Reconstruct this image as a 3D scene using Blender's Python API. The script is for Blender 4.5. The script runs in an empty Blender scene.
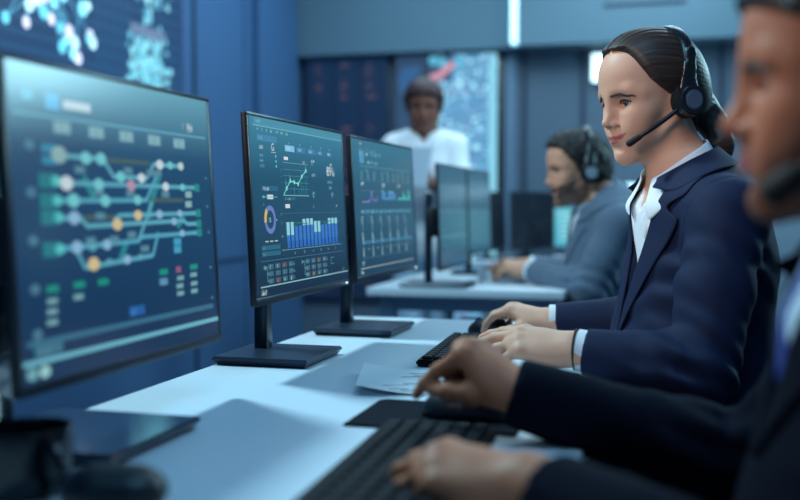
import bpy, bmesh, math, random
import numpy as np
from mathutils import Vector, Matrix
random.seed(7); RNG = np.random.default_rng(7)
scene = bpy.context.scene
COL = scene.collection
PI = math.pi

# ------------------------------------------------------------------ materials
def srgb(r, g, b):
    f = lambda c: (c/255/12.92) if c/255 <= .04045 else ((c/255+.055)/1.055)**2.4
    return (f(r), f(g), f(b), 1)

def mat(name, col, rough=.5, metal=0, spec=.5, noise=0, nscale=40, bump=0, bscale=200, emit=None, estr=0, coat=0, sss=0, attr=None, sheen=0, ior=None):
    m = bpy.data.materials.new(name); m.use_nodes = True
    nt = m.node_tree; b = nt.nodes['Principled BSDF']
    b.inputs['Base Color'].default_value = col
    b.inputs['Roughness'].default_value = rough
    b.inputs['Metallic'].default_value = metal
    b.inputs['Specular IOR Level'].default_value = spec
    b.inputs['Coat Weight'].default_value = coat
    b.inputs['Coat Roughness'].default_value = .12
    if sheen:
        b.inputs['Sheen Weight'].default_value = sheen
    if sss:
        b.inputs['Subsurface Weight'].default_value = sss
        b.inputs['Subsurface Radius'].default_value = (.012, .005, .003)
        b.inputs['Subsurface Scale'].default_value = .6
    if emit is not None:
        b.inputs['Emission Color'].default_value = emit
        b.inputs['Emission Strength'].default_value = estr
    tc = nt.nodes.new('ShaderNodeTexCoord')
    src = None
    if attr:
        a = nt.nodes.new('ShaderNodeAttribute'); a.attribute_name = attr
        src = a.outputs['Color']
        nt.links.new(src, b.inputs['Base Color'])
    if noise:
        n = nt.nodes.new('ShaderNodeTexNoise'); n.inputs['Scale'].default_value = nscale; n.inputs['Detail'].default_value = 4
        nt.links.new(tc.outputs['Object'], n.inputs['Vector'])
        mx = nt.nodes.new('ShaderNodeMix'); mx.data_type = 'RGBA'; mx.blend_type = 'MULTIPLY'
        mr = nt.nodes.new('ShaderNodeMapRange'); mr.inputs['To Min'].default_value = 1-noise; mr.inputs['To Max'].default_value = 1+noise
        nt.links.new(n.outputs['Fac'], mr.inputs['Value'])
        mx.inputs['Factor'].default_value = 1
        if src: nt.links.new(src, mx.inputs['A'])
        else: mx.inputs['A'].default_value = col
        nt.links.new(mr.outputs['Result'], mx.inputs['B'])
        nt.links.new(mx.outputs['Result'], b.inputs['Base Color'])
    if bump:
        n = nt.nodes.new('ShaderNodeTexNoise'); n.inputs['Scale'].default_value = bscale; n.inputs['Detail'].default_value = 3
        nt.links.new(tc.outputs['Object'], n.inputs['Vector'])
        bp = nt.nodes.new('ShaderNodeBump'); bp.inputs['Strength'].default_value = bump; bp.inputs['Distance'].default_value = .002
        nt.links.new(n.outputs['Fac'], bp.inputs['Height'])
        nt.links.new(bp.outputs['Normal'], b.inputs['Normal'])
    return m

def glow_mat(name, strength=1.0, rough=.25, base=(.01, .012, .016, 1), spec=.5):
    """a lit display: the picture's colours (attribute 'ui') are emitted, the front glass is a dark gloss"""
    m = bpy.data.materials.new(name); m.use_nodes = True
    nt = m.node_tree; b = nt.nodes['Principled BSDF']
    b.inputs['Base Color'].default_value = base
    b.inputs['Roughness'].default_value = rough
    b.inputs['Specular IOR Level'].default_value = spec
    a = nt.nodes.new('ShaderNodeAttribute'); a.attribute_name = 'ui'
    nt.links.new(a.outputs['Color'], b.inputs['Emission Color'])
    b.inputs['Emission Strength'].default_value = strength
    return m

# ------------------------------------------------------------------ objects
def tag(o, label=None, cat=None, group=None, kind=None):
    if label: o['label'] = label
    if cat: o['category'] = cat
    if group: o['group'] = group
    if kind: o['kind'] = kind
    return o

def empty(name, label, cat, loc=(0, 0, 0), rz=0, group=None):
    o = bpy.data.objects.new(name, None); COL.objects.link(o)
    o.location = loc; o.rotation_euler = (0, 0, rz); o.empty_display_size = .05
    return tag(o, label, cat, group)

def link(name, me, m, parent=None, smooth=False):
    if m is not None:
        for q in (m if isinstance(m, (list, tuple)) else [m]): me.materials.append(q)
    if smooth: me.polygons.foreach_set('use_smooth', [True]*len(me.polygons))
    o = bpy.data.objects.new(name, me); COL.objects.link(o)
    if parent: o.parent = parent
    return o

def copy_tree(o, parent=None):
    c = o.copy(); COL.objects.link(c); c.parent = parent
    for ch in list(o.children): copy_tree(ch, c)
    return c

class MB:
    """collects shapes into one mesh"""
    def __init__(s): s.bm = bmesh.new()
    def box(s, lo, hi, bev=0, seg=2, M=None, mi=0):
        b = bmesh.new(); bmesh.ops.create_cube(b, size=1)
        sz = [hi[i]-lo[i] for i in range(3)]; c = [(hi[i]+lo[i])/2 for i in range(3)]
        for v in b.verts: v.co = Vector((v.co.x*sz[0]+c[0], v.co.y*sz[1]+c[1], v.co.z*sz[2]+c[2]))
        if bev: bmesh.ops.bevel(b, geom=list(b.edges), offset=min(bev, min(sz)*.49), segments=seg, affect='EDGES', profile=.5)
        return s._merge(b, M, mi)
    def _merge(s, b, M, mi):
        if M is not None: bmesh.ops.transform(b, matrix=M, verts=list(b.verts))
        for f in b.faces: f.material_index = mi
        me = bpy.data.meshes.new('t'); b.to_mesh(me); b.free(); s.bm.from_mesh(me); bpy.data.meshes.remove(me)
        return s
    def cyl(s, a, b_, r, r2=None, seg=20, mi=0, bev=0):
        a = Vector(a); b_ = Vector(b_); d = b_-a
        b = bmesh.new(); bmesh.ops.create_cone(b, cap_ends=True, segments=seg, radius1=r, radius2=r if r2 is None else r2, depth=d.length)
        if bev: bmesh.ops.bevel(b, geom=[e for e in b.edges if len(e.link_faces) == 2 and any(len(f.verts) > 4 for f in e.link_faces)], offset=bev, segments=3, affect='EDGES')
        q = Vector((0, 0, 1)).rotation_difference(d.normalized()).to_matrix().to_4x4()
        return s._merge(b, Matrix.Translation((a+b_)/2) @ q, mi)
    def sph(s, c, r, seg=20, mi=0, M=None):
        b = bmesh.new(); bmesh.ops.create_uvsphere(b, u_segments=seg, v_segments=seg//2+2, radius=1)
        rr = r if hasattr(r, '__len__') else (r, r, r)
        T = Matrix.Translation(c) @ (M or Matrix.Identity(4)) @ Matrix.Diagonal((*rr, 1))
        return s._merge(b, T, mi)
    def tube(s, pts, r, seg=10, mi=0, closed=False):
        pts = [Vector(p) for p in pts]; n = len(pts)
        rr = r if hasattr(r, '__len__') else [r]*n
        b = bmesh.new(); rings = []; up = None
        for i, p in enumerate(pts):
            t = (pts[min(i+1, n-1)]-pts[max(i-1, 0)]).normalized()
            if up is None: up = t.orthogonal().normalized()
            up = (up - t*up.dot(t)).normalized(); sd = t.cross(up)
            rings.append([b.verts.new(p+(up*math.cos(a)+sd*math.sin(a))*rr[i]) for a in [2*PI*k/seg for k in range(seg)]])
        for i in range(n-1):
            for k in range(seg): b.faces.new((rings[i][k], rings[i][(k+1) % seg], rings[i+1][(k+1) % seg], rings[i+1][k]))
        b.faces.new(rings[0][::-1]); b.faces.new(rings[-1])
        return s._merge(b, None, mi)
    def prism(s, poly, z0, z1, M=None, mi=0, bev=0):
        b = bmesh.new(); vs = [b.verts.new((x, y, z0)) for x, y in poly]; f = b.faces.new(vs)
        r = bmesh.ops.extrude_face_region(b, geom=[f]); nv = [v for v in r['geom'] if isinstance(v, bmesh.types.BMVert)]
        bmesh.ops.translate(b, vec=(0, 0, z1-z0), verts=nv)
        bmesh.ops.recalc_face_normals(b, faces=list(b.faces))
        if bev: bmesh.ops.bevel(b, geom=list(b.edges), offset=bev, segments=2, affect='EDGES')
        return s._merge(b, M, mi)
    def build(s, name, m, parent=None, smooth=False, angle=None):
        me = bpy.data.meshes.new(name); s.bm.to_mesh(me); s.bm.free()
        o = link(name, me, m, parent, smooth)
        if angle is not None:
            me.polygons.foreach_set('use_smooth', [True]*len(me.polygons)); me.set_sharp_from_angle(angle=angle)
        return o

def bez(pts, n=8):
    """smooth curve through points (Catmull-Rom)"""
    P = [Vector(p) for p in pts]; P = [P[0]*2-P[1]]+P+[P[-1]*2-P[-2]]; out = []
    for i in range(1, len(P)-2):
        for j in range(n):
            t = j/n; a, b, c, d = P[i-1], P[i], P[i+1], P[i+2]
            out.append(.5*((2*b)+(c-a)*t+(2*a-5*b+4*c-d)*t*t+(3*b-a-3*c+d)*t**3))
    out.append(P[-2]); return out

# ------------------------------------------------------------------ implicit bodies
def smin(a, b, k):
    if k <= 0: return np.minimum(a, b)
    h = np.maximum(k-np.abs(a-b), 0)/k
    return np.minimum(a, b)-h*h*k*.25

class Sdf:
    def __init__(s, M=None): s.ops = []; s.M = np.eye(4) if M is None else M; s.post = None
    def _w(s, p): return s.M[:3, :3] @ np.array(p, float)+s.M[:3, 3]
    @property
    def sc(s): return np.linalg.norm(s.M[:3, 0])
    def add(s, fn, c, r, k=.01, op='u'): s.ops.append((fn, np.array(c), r, k*s.sc, op)); return s
    def cone(s, a, b, ra, rb=None, k=.01, op='u'):
        A = s._w(a); B = s._w(b); ra = ra*s.sc; rb = (ra if rb is None else rb*s.sc); D = B-A; L = max(D@D, 1e-12)
        def fn(P):
            t = np.clip((P-A)@D/L, 0, 1)
            return np.linalg.norm(P-A-t[:, None]*D, axis=1)-(ra+(rb-ra)*t)
        return s.add(fn, (A+B)/2, np.sqrt(L)/2+max(ra, rb), k, op)
    def chain(s, pts, rs, k=.01):
        for i in range(len(pts)-1): s.cone(pts[i], pts[i+1], rs[i], rs[i+1], k)
        return s
    def ell(s, c, r, R=None, k=.01, op='u'):
        Cc = s._w(c); W = s.M[:3, :3]/s.sc
        if R is not None: W = W @ np.array(R)
        rr = np.array(r, float)*s.sc
        def fn(P):
            q = (P-Cc) @ W; k0 = np.linalg.norm(q/rr, axis=1); k1 = np.linalg.norm(q/(rr*rr), axis=1)
            return k0*(k0-1)/np.maximum(k1, 1e-9)
        return s.add(fn, Cc, max(rr), k, op)
    def sph(s, c, r, k=.01, op='u'): return s.cone(c, c, r, r, k, op)
    def econe(s, a, b, ra, rb, flat, axis, k=.02, op='u'):
        """cone squashed along `axis` by factor `flat` (torso sections)"""
        A = s._w(a); B = s._w(b); ax = s.M[:3, :3]/s.sc @ np.array(axis, float); ax /= np.linalg.norm(ax); ra *= s.sc; rb *= s.sc
        D0 = B-A; D = D0+ax*((D0@ax)*(1/flat-1)); L = max(D@D, 1e-12)
        def fn(P):
            q = P-A; q = q+np.outer(q@ax, ax)*(1/flat-1)
            t = np.clip(q@D/L, 0, 1); e = q-t[:, None]*D; r = ra+(rb-ra)*t
            n = np.linalg.norm(e, axis=1); d = n-r
            e2 = e-np.outer(e@ax, ax)*(1-flat)
            return d*np.linalg.norm(e2, axis=1)/np.maximum(n, 1e-9)
        return s.add(fn, (A+B)/2, np.linalg.norm(D0)/2+max(ra, rb), k, op)
    def capcone(s, a, b, ra, rb, k=.01, op='u', flat=1, axis=None):
        """cone with flat ends (sleeves, cuffs)"""
        A = s._w(a); B = s._w(b); ra *= s.sc; rb *= s.sc; D = B-A; L = np.linalg.norm(D); D = D/L
        def fn(P):
            q = P-A; t = q@D; e = np.linalg.norm(q-np.outer(t, D), axis=1)
            r = ra+(rb-ra)*np.clip(t/L, 0, 1)
            return np.maximum(np.maximum(e-r, t-L), -t)
        return s.add(fn, (A+B)/2, L/2+max(ra, rb), k, op)
    def fun(s, fn, c, r, k=.01, op='i'): return s.add(fn, s._w(c), r*s.sc, k, op)
    def ev(s, P, c=None, h=0):
        d = np.full(len(P), 1.0)
        for fn, pc, pr, k, op in s.ops:
            if c is not None:
                lb = np.linalg.norm(c-pc)-pr-h
                if op == 'u' and lb > .05+k: continue
                if op == 's' and lb > k+.004: continue
            v = fn(P)
            if op == 'u': d = smin(d, v, k)
            elif op == 's': d = -smin(-d, v, k)
            elif op == 'i': d = -smin(-d, -v, k)
        if s.post is not None: d = s.post(P, d)
        return d
    def mesh(s, name, res, lo=None, hi=None, n=16):
        U = [(pc-pr, pc+pr) for fn, pc, pr, k, op in s.ops if op == 'u']
        l0 = np.min([u[0] for u in U], 0)-3*res-.012; h0 = np.max([u[1] for u in U], 0)+3*res+.012
        if lo is not None: l0 = np.maximum(l0, lo)
        if hi is not None: h0 = np.minimum(h0, hi)
        B = n*res; nb = np.ceil((h0-l0)/B).astype(int)
        g = np.stack(np.meshgrid(*[np.arange(q) for q in nb], indexing='ij'), -1).reshape(-1, 3)
        cen = l0+(g+.5)*B; hd = B*math.sqrt(3)/2
        dc = s.ev(cen); act = g[np.abs(dc) < hd*1.9+.01]
        G = int(max(nb))*n+8; ax = np.arange(n+1)
        I = np.stack(np.meshgrid(ax, ax, ax, indexing='ij'), -1).reshape(-1, 3)
        K = []; VV = []; Q = []
        key = lambda a: ((a[..., 0]+2)*G+(a[..., 1]+2))*G+(a[..., 2]+2)
        for bidx in act:
            o = bidx*n; P = l0+(o+I)*res
            V = s.ev(P, l0+(bidx+.5)*B, hd).reshape(n+1, n+1, n+1)
            neg = V < 0
            if neg.all() or not neg.any(): continue
            acc = np.zeros((n, n, n, 3)); cnt = np.zeros((n, n, n))
            for a in range(3):
                s0 = [slice(None)]*3; s1 = [slice(None)]*3; s0[a] = slice(0, n); s1[a] = slice(1, n+1)
                v0 = V[tuple(s0)]; v1 = V[tuple(s1)]; cr = (v0 < 0) != (v1 < 0)
                t = np.where(cr, v0/np.where(cr, v0-v1, 1), 0)
                o1, o2 = [q for q in range(3) if q != a]
                for e1 in (0, 1):
                    for e2 in (0, 1):
                        sl = [slice(None)]*3; sl[o1] = slice(e1, n+e1); sl[o2] = slice(e2, n+e2)
                        m = cr[tuple(sl)]; tt = t[tuple(sl)]
                        cnt += m; acc[..., a] += m*tt; acc[..., o1] += m*e1; acc[..., o2] += m*e2
                sl = [slice(0, n)]*3
                m = cr[tuple(sl)]; idx = np.argwhere(m)
                if len(idx):
                    gi = idx+o; u1 = np.zeros(3, int); u1[o1] = 1; u2 = np.zeros(3, int); u2[o2] = 1
                    q = np.stack([key(gi-u1-u2), key(gi-u2), key(gi), key(gi-u1)], 1)
                    inside0 = neg[tuple(idx.T)]
                    flip = inside0 if a != 1 else ~inside0
                    q[~flip] = q[~flip][:, ::-1]
                    Q.append(q)
            ci = np.argwhere(cnt > 0); c3 = tuple(ci.T)
            VV.append(l0+(o+ci+acc[c3]/cnt[c3][:, None])*res); K.append(key(ci+o))
        K = np.concatenate(K); VV = np.concatenate(VV); Q = np.concatenate(Q)
        od = np.argsort(K); K = K[od]; VV = VV[od]
        f = np.searchsorted(K, Q); f = np.clip(f, 0, len(K)-1); ok = (K[f] == Q).all(1); f = f[ok]
        return VV, f

def np_mesh(name, V, F):
    me = bpy.data.meshes.new(name)
    me.vertices.add(len(V)); me.vertices.foreach_set('co', np.asarray(V, np.float32).ravel())
    nf = len(F); w = F.shape[1]
    me.loops.add(nf*w); me.loops.foreach_set('vertex_index', F.astype(np.int32).ravel())
    me.polygons.add(nf); me.polygons.foreach_set('loop_start', np.arange(0, nf*w, w, dtype=np.int32))
    me.polygons.foreach_set('use_smooth', np.ones(nf, bool))
    me.update(calc_edges=True); me.validate()
    return me

def relax(V, F, it=1, lam=.5):
    for _ in range(it):
        acc = np.zeros_like(V); cnt = np.zeros(len(V))
        for i in range(4):
            for j in ((i+1) % 4,):
                np.add.at(acc, F[:, i], V[F[:, j]]); np.add.at(cnt, F[:, i], 1)
                np.add.at(acc, F[:, j], V[F[:, i]]); np.add.at(cnt, F[:, j], 1)
        V = V+(acc/np.maximum(cnt, 1)[:, None]-V)*lam
    return V

def sdf_obj(s, name, res, m, parent=None, color=None, sm=1, n=16):
    V, F = s.mesh(name, res, n=n)
    if sm: V = relax(V, F, sm, .4)

    W = V; V = V-np.array(parent.location) if parent is not None else V
    me = np_mesh(name, V, F)
    if color is not None:
        c = color(W); a = me.color_attributes.new('tint', 'FLOAT_COLOR', 'POINT')
        a.data.foreach_set('color', np.concatenate([c, np.ones((len(c), 1))], 1).astype(np.float32).ravel())
    return link(name, me, m, parent)

def sstep(x, a, b):
    t = np.clip((x-a)/(b-a), 0, 1); return t*t*(3-2*t)

def frame(origin, fwd, up, scale=1.0):
    """4x4 of a local frame: x = forward, y = left, z = up"""
    f = np.array(fwd, float); f /= np.linalg.norm(f); u = np.array(up, float); u = u-f*(u@f); u /= np.linalg.norm(u)
    l = np.cross(u, f); M = np.eye(4); M[:3, 0] = f*scale; M[:3, 1] = l*scale; M[:3, 2] = u*scale; M[:3, 3] = origin
    return M
def tp(M, p): return M[:3, :3] @ np.array(p, float)+M[:3, 3]
def inv_pts(M, P): return (P-M[:3, 3]) @ np.linalg.inv(M[:3, :3]).T
# ------------------------------------------------------------------ heads, hands
def head_ops(S, st):
    """face and skull in head coordinates (x forward, y left, z up, origin between the ears)"""
    male = st.get('male', 0); nw = st.get('nose_w', 1.0); lip = st.get('lip', 1.0); smile = st.get('smile', 0)
    jw = st.get('jaw', 1.0); cover = 0
    S.ell((-.006, 0, .047), (.096, .074, .082), k=.0)
    S.ell((.030, 0, .058), (.060, .061, .058), k=.03)
    S.ell((.036, 0, -.008), (.052, .058, .066), k=.03)
    S.ell((.036, 0, -.058), (.044, .044*jw, .040), k=.025)
    for s in (1, -1):
        S.cone((.004, s*.050*jw, -.056), (.074, s*.012, -.090), .013, .012, k=.026)
        S.cone((-.008, s*.056, -.005), (.004, s*.052*jw, -.054), .012, .013, k=.025)
        S.sph((.058, s*.043, -.012), .019, k=.024)             # cheekbone
        S.sph((.066, s*.031, -.038), .0165, k=.03)              # cheek
        S.chain([(.080, s*.010, .036), (.070, s*.040, .035), (.057, s*.054, .027)], [.0085+.002*male, .008, .007], k=.018)
    S.ell((.082, 0, -.090), (.013, .015+.004*male, .013), k=.014)                # chin
    S.ell((.072, 0, -.052), (.022, .028, .026), k=.022)            # mouth mound
    for s in (1, -1):
        S.ell((.095, s*.031, .017), (.017, .0175, .0105), k=.014, op='s')      # socket
        S.ell((.0695, s*.0315, .0155), (.0140, .0150, .0135), k=.005)           # lids over the ball
        S.cone((.0815, s*.0185, .0225), (.0795, s*.044, .0215), .0028, .0026, k=.004)   # upper lid fold
        S.ell((.0855, s*.0317, .0135), (.012, .0162, st.get('eye', .0058)), R=rot_x(s*.06), k=.0012, op='s')  # opening
    # nose
    S.cone((.0855, 0, .030), (.1015, 0, -.010), .0058, .0062*nw, k=.016)
    S.cone((.1015, 0, -.010), (.1050, 0, -.0180), .0060*nw, .0068*nw, k=.008)
    S.sph((.1068, 0, -.0185), .0064*nw, k=.008)
    for s in (1, -1):
        S.ell((.0950, s*.0112*nw, -.0235), (.0085, .0052*nw, .0062), k=.0055)
        S.ell((.1005, s*.0060*nw, -.0300), (.0052, .0032*nw, .0042), k=.002, op='s')
        S.cone((.0900, s*.0165*nw, -.030), (.077, s*.030, -.048), .0022, .0016, k=.007, op='s')   # smile line
    S.cone((.0955, 0, -.030), (.0960, 0, -.043), .0035, .005, k=.008)
    # lips
    cz = -.0525+.0065*smile; cx = .0800-.0058*smile; cw = .0240+.0058*smile
    for s in (1, -1):
        S.chain([(.0965, s*.004, -.0480), (.0930, s*.0135, -.0488), (cx, s*cw, cz)], [.0042*lip, .0038*lip, .0016], k=.0045)
        S.chain([(.0950, 0, -.0580), (.0915, s*.012, -.0572), (cx, s*cw, cz)], [.0056*lip, .0048*lip, .0016], k=.0045)
        S.chain([(.1010, 0, -.0527), (.0975, s*.012, -.0529), (cx+.003, s*(cw+.001), cz)], [.0011, .0010, .0008], k=.0022)if 0 else None
        S.cone((.1035, 0, -.0528), (.0975, s*.013, -.0531), .0020, .0017, k=.0025, op='s')
        S.cone((.0975, s*.013, -.0531), (cx+.002, s*(cw+.002), cz+.0002), .0017, .0012, k=.0025, op='s')
        S.sph((cx+.0035, s*(cw+.0045), cz), .0022, k=.006, op='s')
    S.cone((.0955, -.010, -.0705), (.0955, .010, -.0705), .004, k=.010, op='s')
    # ears
    for s in (1, -1):
        a = .35
        R = np.array([[math.cos(a), -s*math.sin(a), 0], [s*math.sin(a), math.cos(a), 0], [0, 0, 1]])
        R = np.array([[math.cos(a), s*math.sin(a), 0], [-s*math.sin(a), math.cos(a), 0], [0, 0, 1]])
        S.ell((-.010, s*.0745, .003), (.019, .0065, .031), R=R, k=.006)
        S.ell((-.004, s*.0805, -.002), (.009, .007, .014), R=R, k=.004, op='s')
        S.sph((.000, s*.073, -.026), .0065, k=.006)

def rot_x(a):
    c, s_ = math.cos(a), math.sin(a); return np.array([[1, 0, 0], [0, c, -s_], [0, s_, c]])

def skull_ops(S, g=0.0):
    S.ell((-.006, 0, .047), (.096+g, .074+g, .082+g), k=0)
    S.ell((.030, 0, .058), (.060+g, .061+g, .058+g), k=.03)
    S.ell((-.050, 0, .0), (.045+g, .050+g, .05+g), k=.04)

def hand(S, wrist, direc, back, thumb_side, curl, scale=1.0, spread=.06, thumb=None, k=.006):
    """palm, four fingers and thumb. direc: wrist to knuckles, back: out of the back of the hand,
    thumb_side: +1 when the thumb lies at cross(direc, back)... curl: 4 x 3 flexions (radians)"""
    d = np.array(direc, float); d /= np.linalg.norm(d); b = np.array(back, float); b -= d*(b@d); b /= np.linalg.norm(b)
    t = np.cross(d, b)*thumb_side
    W = np.array(wrist, float)
    L = lambda x, y, z: W+scale*(t*x+d*y+b*z)
    kn = [(.026, .084, .002), (.0085, .088, .005), (-.0095, .083, .003), (-.0265, .074, -.002)]
    ln = [(.041, .025, .020), (.045, .028, .021), (.041, .026, .020), (.032, .020, .018)]
    rd = [(.0098, .0086, .0078, .0066), (.0100, .0088, .0080, .0066), (.0094, .0084, .0075, .0064), (.0084, .0074, .0067, .0058)]
    R = [r*scale for r in (.021, .020, .018)]
    # wrist and palm
    S.econe(L(0, -.025, 0), L(0, .0, 0), .0265*scale, .0270*scale, .78, b, k=.02)
    S.econe(L(0, .0, 0), L(.001, .040, -.004), .0275*scale, .036*scale, .56, b, k=.02)
    S.econe(L(.001, .040, -.004), L(0, .072, -.002), .037*scale, .036*scale, .42, b, k=.016)
    S.ell(L(.022, .034, -.012), (.016*scale, .026*scale, .014*scale), R=np.stack([t, d, b], 1), k=.014)
    S.ell(L(-.024, .034, -.011), (.012*scale, .028*scale, .012*scale), R=np.stack([t, d, b], 1), k=.014)
    tips = []
    for i in range(4):
        K = L(*kn[i]); a0 = spread*(1.5-i)
        dd = d*math.cos(a0)+t*math.sin(a0)
        S.cone(L(kn[i][0]*.55, .02, .004), K, .010*scale, .0105*scale, k=.012)
        S.sph(K+b*.001, .0108*scale, k=.008)
        ang = 0; p = K; kk = .004
        for j in range(3):
            ang += curl[i][j]
            v = dd*math.cos(ang)-b*math.sin(ang); q = p+v*ln[i][j]*scale
            S.cone(p, q, rd[i][j]*scale, rd[i][j+1]*scale, k=kk if j else .006)
            p = q
        tips.append(p)
    T = thumb or [(.020, .016, -.008), (.043, .046, -.014), (.052, .078, -.016), (.054, .104, -.018)]
    rs = [.0150, .0125, .0105, .0085]
    S.chain([L(*q) for q in T], [r*scale for r in rs], k=.009)
    return tips

def skin_tint(M, base, lipc, st):
    male = st.get('male', 0); smile = st.get('smile', 0); lip = st.get('lip', 1)
    base = np.array(base[:3]); lipc = np.array(lipc[:3])
    def fn(W):
        q = inv_pts(M, W); x, y, z = q[:, 0], np.abs(q[:, 1]), q[:, 2]
        c = np.tile(base, (len(W), 1))
        cw = .0250+.0058*smile
        u = np.clip(y/cw, 0, 1.2)
        cz = -.0528+.0065*smile*u*u
        up = .0082*lip*(1-u**1.8)+.001*(1-np.exp(-(y/.004)**2)); dn = .0098*lip*(1-u**2.2)
        w = sstep(z, cz-dn-.0012, cz-dn+.0012)*(1-sstep(z, cz+up-.0012, cz+up+.0012))*(x > .07)*(u < 1.02)
        c = c+(lipc-c)*w[:, None]*.9
        ck = np.exp(-(((x-.066)/.022)**2+((y-.042)/.018)**2+((z+.018)/.018)**2))*(.12 if not male else .05)
        c = c*(1-ck[:, None]*np.array([.0, .55, .5]))
        rr = np.exp(-(((z+.02)/.012)**2+(y/.018)**2))*(x > .09)*.10
        c = c*(1-rr[:, None]*np.array([0, .5, .5]))
        es = np.exp(-(((y-.032)/.017)**2+((z-.020)/.009)**2))*(x > .05)*st.get('shadow', 0)
        c = c*(1-es[:, None]*np.array([.7, .8, .75]))
        bd = st.get('beard')
        if bd is not None:
            jl = sstep(-z, .012+.5*np.clip(x-.02, 0, 1)+.0, .03+.5*np.clip(x-.02, 0, 1))*(x > -.01)*(1-sstep(x+z*.3, .062, .075)*(1-sstep(-z, .062, .070)))
            mous = (np.abs(z+.0385) < .006)*(y < .026)*(x > .075)
            w = np.clip(jl+mous, 0, 1)*(z > -.14)*st.get('beard_a', .8)
            w = w*(1-(sstep(z, cz-dn-.001, cz-dn+.001)*(1-sstep(z, cz+up-.001, cz+up+.001)))*(y < cw)*(x > .07))
            c = c+(np.array(bd[:3])-c)*w[:, None]
        return c
    return fn

def drape(S, P, out=0.0, it=8):
    """drop points onto the surface of S (or hold them `out` above it)"""
    p = np.atleast_2d(np.array(P, float)); e = 2e-4
    for _ in range(it):
        d = S.ev(p); g = np.stack([(S.ev(p+np.eye(3)[i]*e)-d)/e for i in range(3)], 1)
        n = np.linalg.norm(g, axis=1, keepdims=True); p = p-(d-out)[:, None]*g/np.maximum(n, .3)**2*.9
    return p

def neck_floor(c, *more):
    N = Sdf(); nb = c['neck']; f = c['tf']; nr = c.get('neck_r', 1)
    N.econe(tp(c['head'], (-.022, 0, -.035)), nb, .054*nr, .056*nr, .95, f, k=.0); N.econe(nb+V3(0, 0, -.015), nb+V3(0, 0, -.06), .06, .105, .7, f, k=.05)
    for m in more: N.ops = N.ops+m.ops
    return N

def joined(a, b):
    q = Sdf(); q.ops = a.ops+b.ops; return q

def sheet(name, grid, thick, m, root, sub=0, closed=False):
    """cloth sheet from a grid of points (rows, cols, 3)"""
    g = np.array(grid, float)-np.array(root.location); r, c = g.shape[:2]
    F = np.array([[i*c+j, i*c+j+1, (i+1)*c+j+1, (i+1)*c+j] for i in range(r-1) for j in range(c-1)])
    me = np_mesh(name, g.reshape(-1, 3), F); o = link(name, me, m, root)
    md = o.modifiers.new('thick', 'SOLIDIFY'); md.thickness = thick; md.offset = 0
    if sub:
        q = o.modifiers.new('soft', 'SUBSURF'); q.levels = q.render_levels = sub
    return o

def face_parts(S, M, root, st, mats):
    """eyes, brows and lashes as children"""
    off = np.array(root.location); sc = np.linalg.norm(M[:3, 0])
    for s in (1, -1):
        c = tp(M, (.0685, s*.0315, .0145)); g = np.array(st.get('gaze', (1, 0, 0)), float)
        gz = M[:3, :3] @ g; gz /= np.linalg.norm(gz)
        q = Vector((0, 0, 1)).rotation_difference(Vector(gz)).to_matrix().to_4x4()
        m = MB(); m.sph(Vector(c-off), .0128*sc, seg=28, M=q)
        for f in m.bm.faces:
            n = (f.calc_center_median()-Vector(c-off)).normalized(); a = n.dot(Vector(gz))
            f.material_index = 2 if a > .965 else (1 if a > .87 else 0)
        m.build('eye', [mats['eye_white'], mats['iris'], mats['pupil']], root, smooth=True)
    for s in (1, -1):
        pts = st.get('brow', [(.086, .0085, .0368), (.083, .021, .0388), (.077, .033, .0378), (.069, .044, .0330), (.063, .050, .0285)])
        C = [np.array(q) for q in bez([Vector(tp(M, (a, s*b, c))) for a, b, c in pts], 6)]; n = len(C)
        C = [Vector(p-off) for p in drape(S, C, .0002)]
        th = st.get('brow_t', .0032)*sc
        # a flat tuft lying on the skin
        V = []; F = []; U = Vector(M[:3, 2]).normalized()
        m = MB()
        for dz, tt in ((-.0011, .85), (.0000, 1.), (.0011, .85)):
            m.tube([c+U*dz*sc*(th/.0032/sc) for c in C], [max(.0004, th*.42*tt*min(1, .55+i/n*3, (n-i)/n*2.2)) for i in range(n)], seg=8)
        m.build('eyebrow', mats['hair'], root, smooth=True)
        L = [(.0805, .0175, .0150), (.0838, .0240, .0194), (.0842, .0315, .0206), (.0815, .0400, .0190), (.0750, .0475, .0150)]
        C = [np.array(q) for q in bez([Vector(tp(M, (a, s*b, c))) for a, b, c in L], 5)]; n = len(C)
        C = [Vector(p-off) for p in drape(S, C, .0003)]
        MB().tube(C, [.0009*sc*st.get('lash', 1)*min(1, .5+i/n*2) for i in range(n)], seg=6).build('eyelashes', mats['hair'], root, smooth=True)

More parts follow.
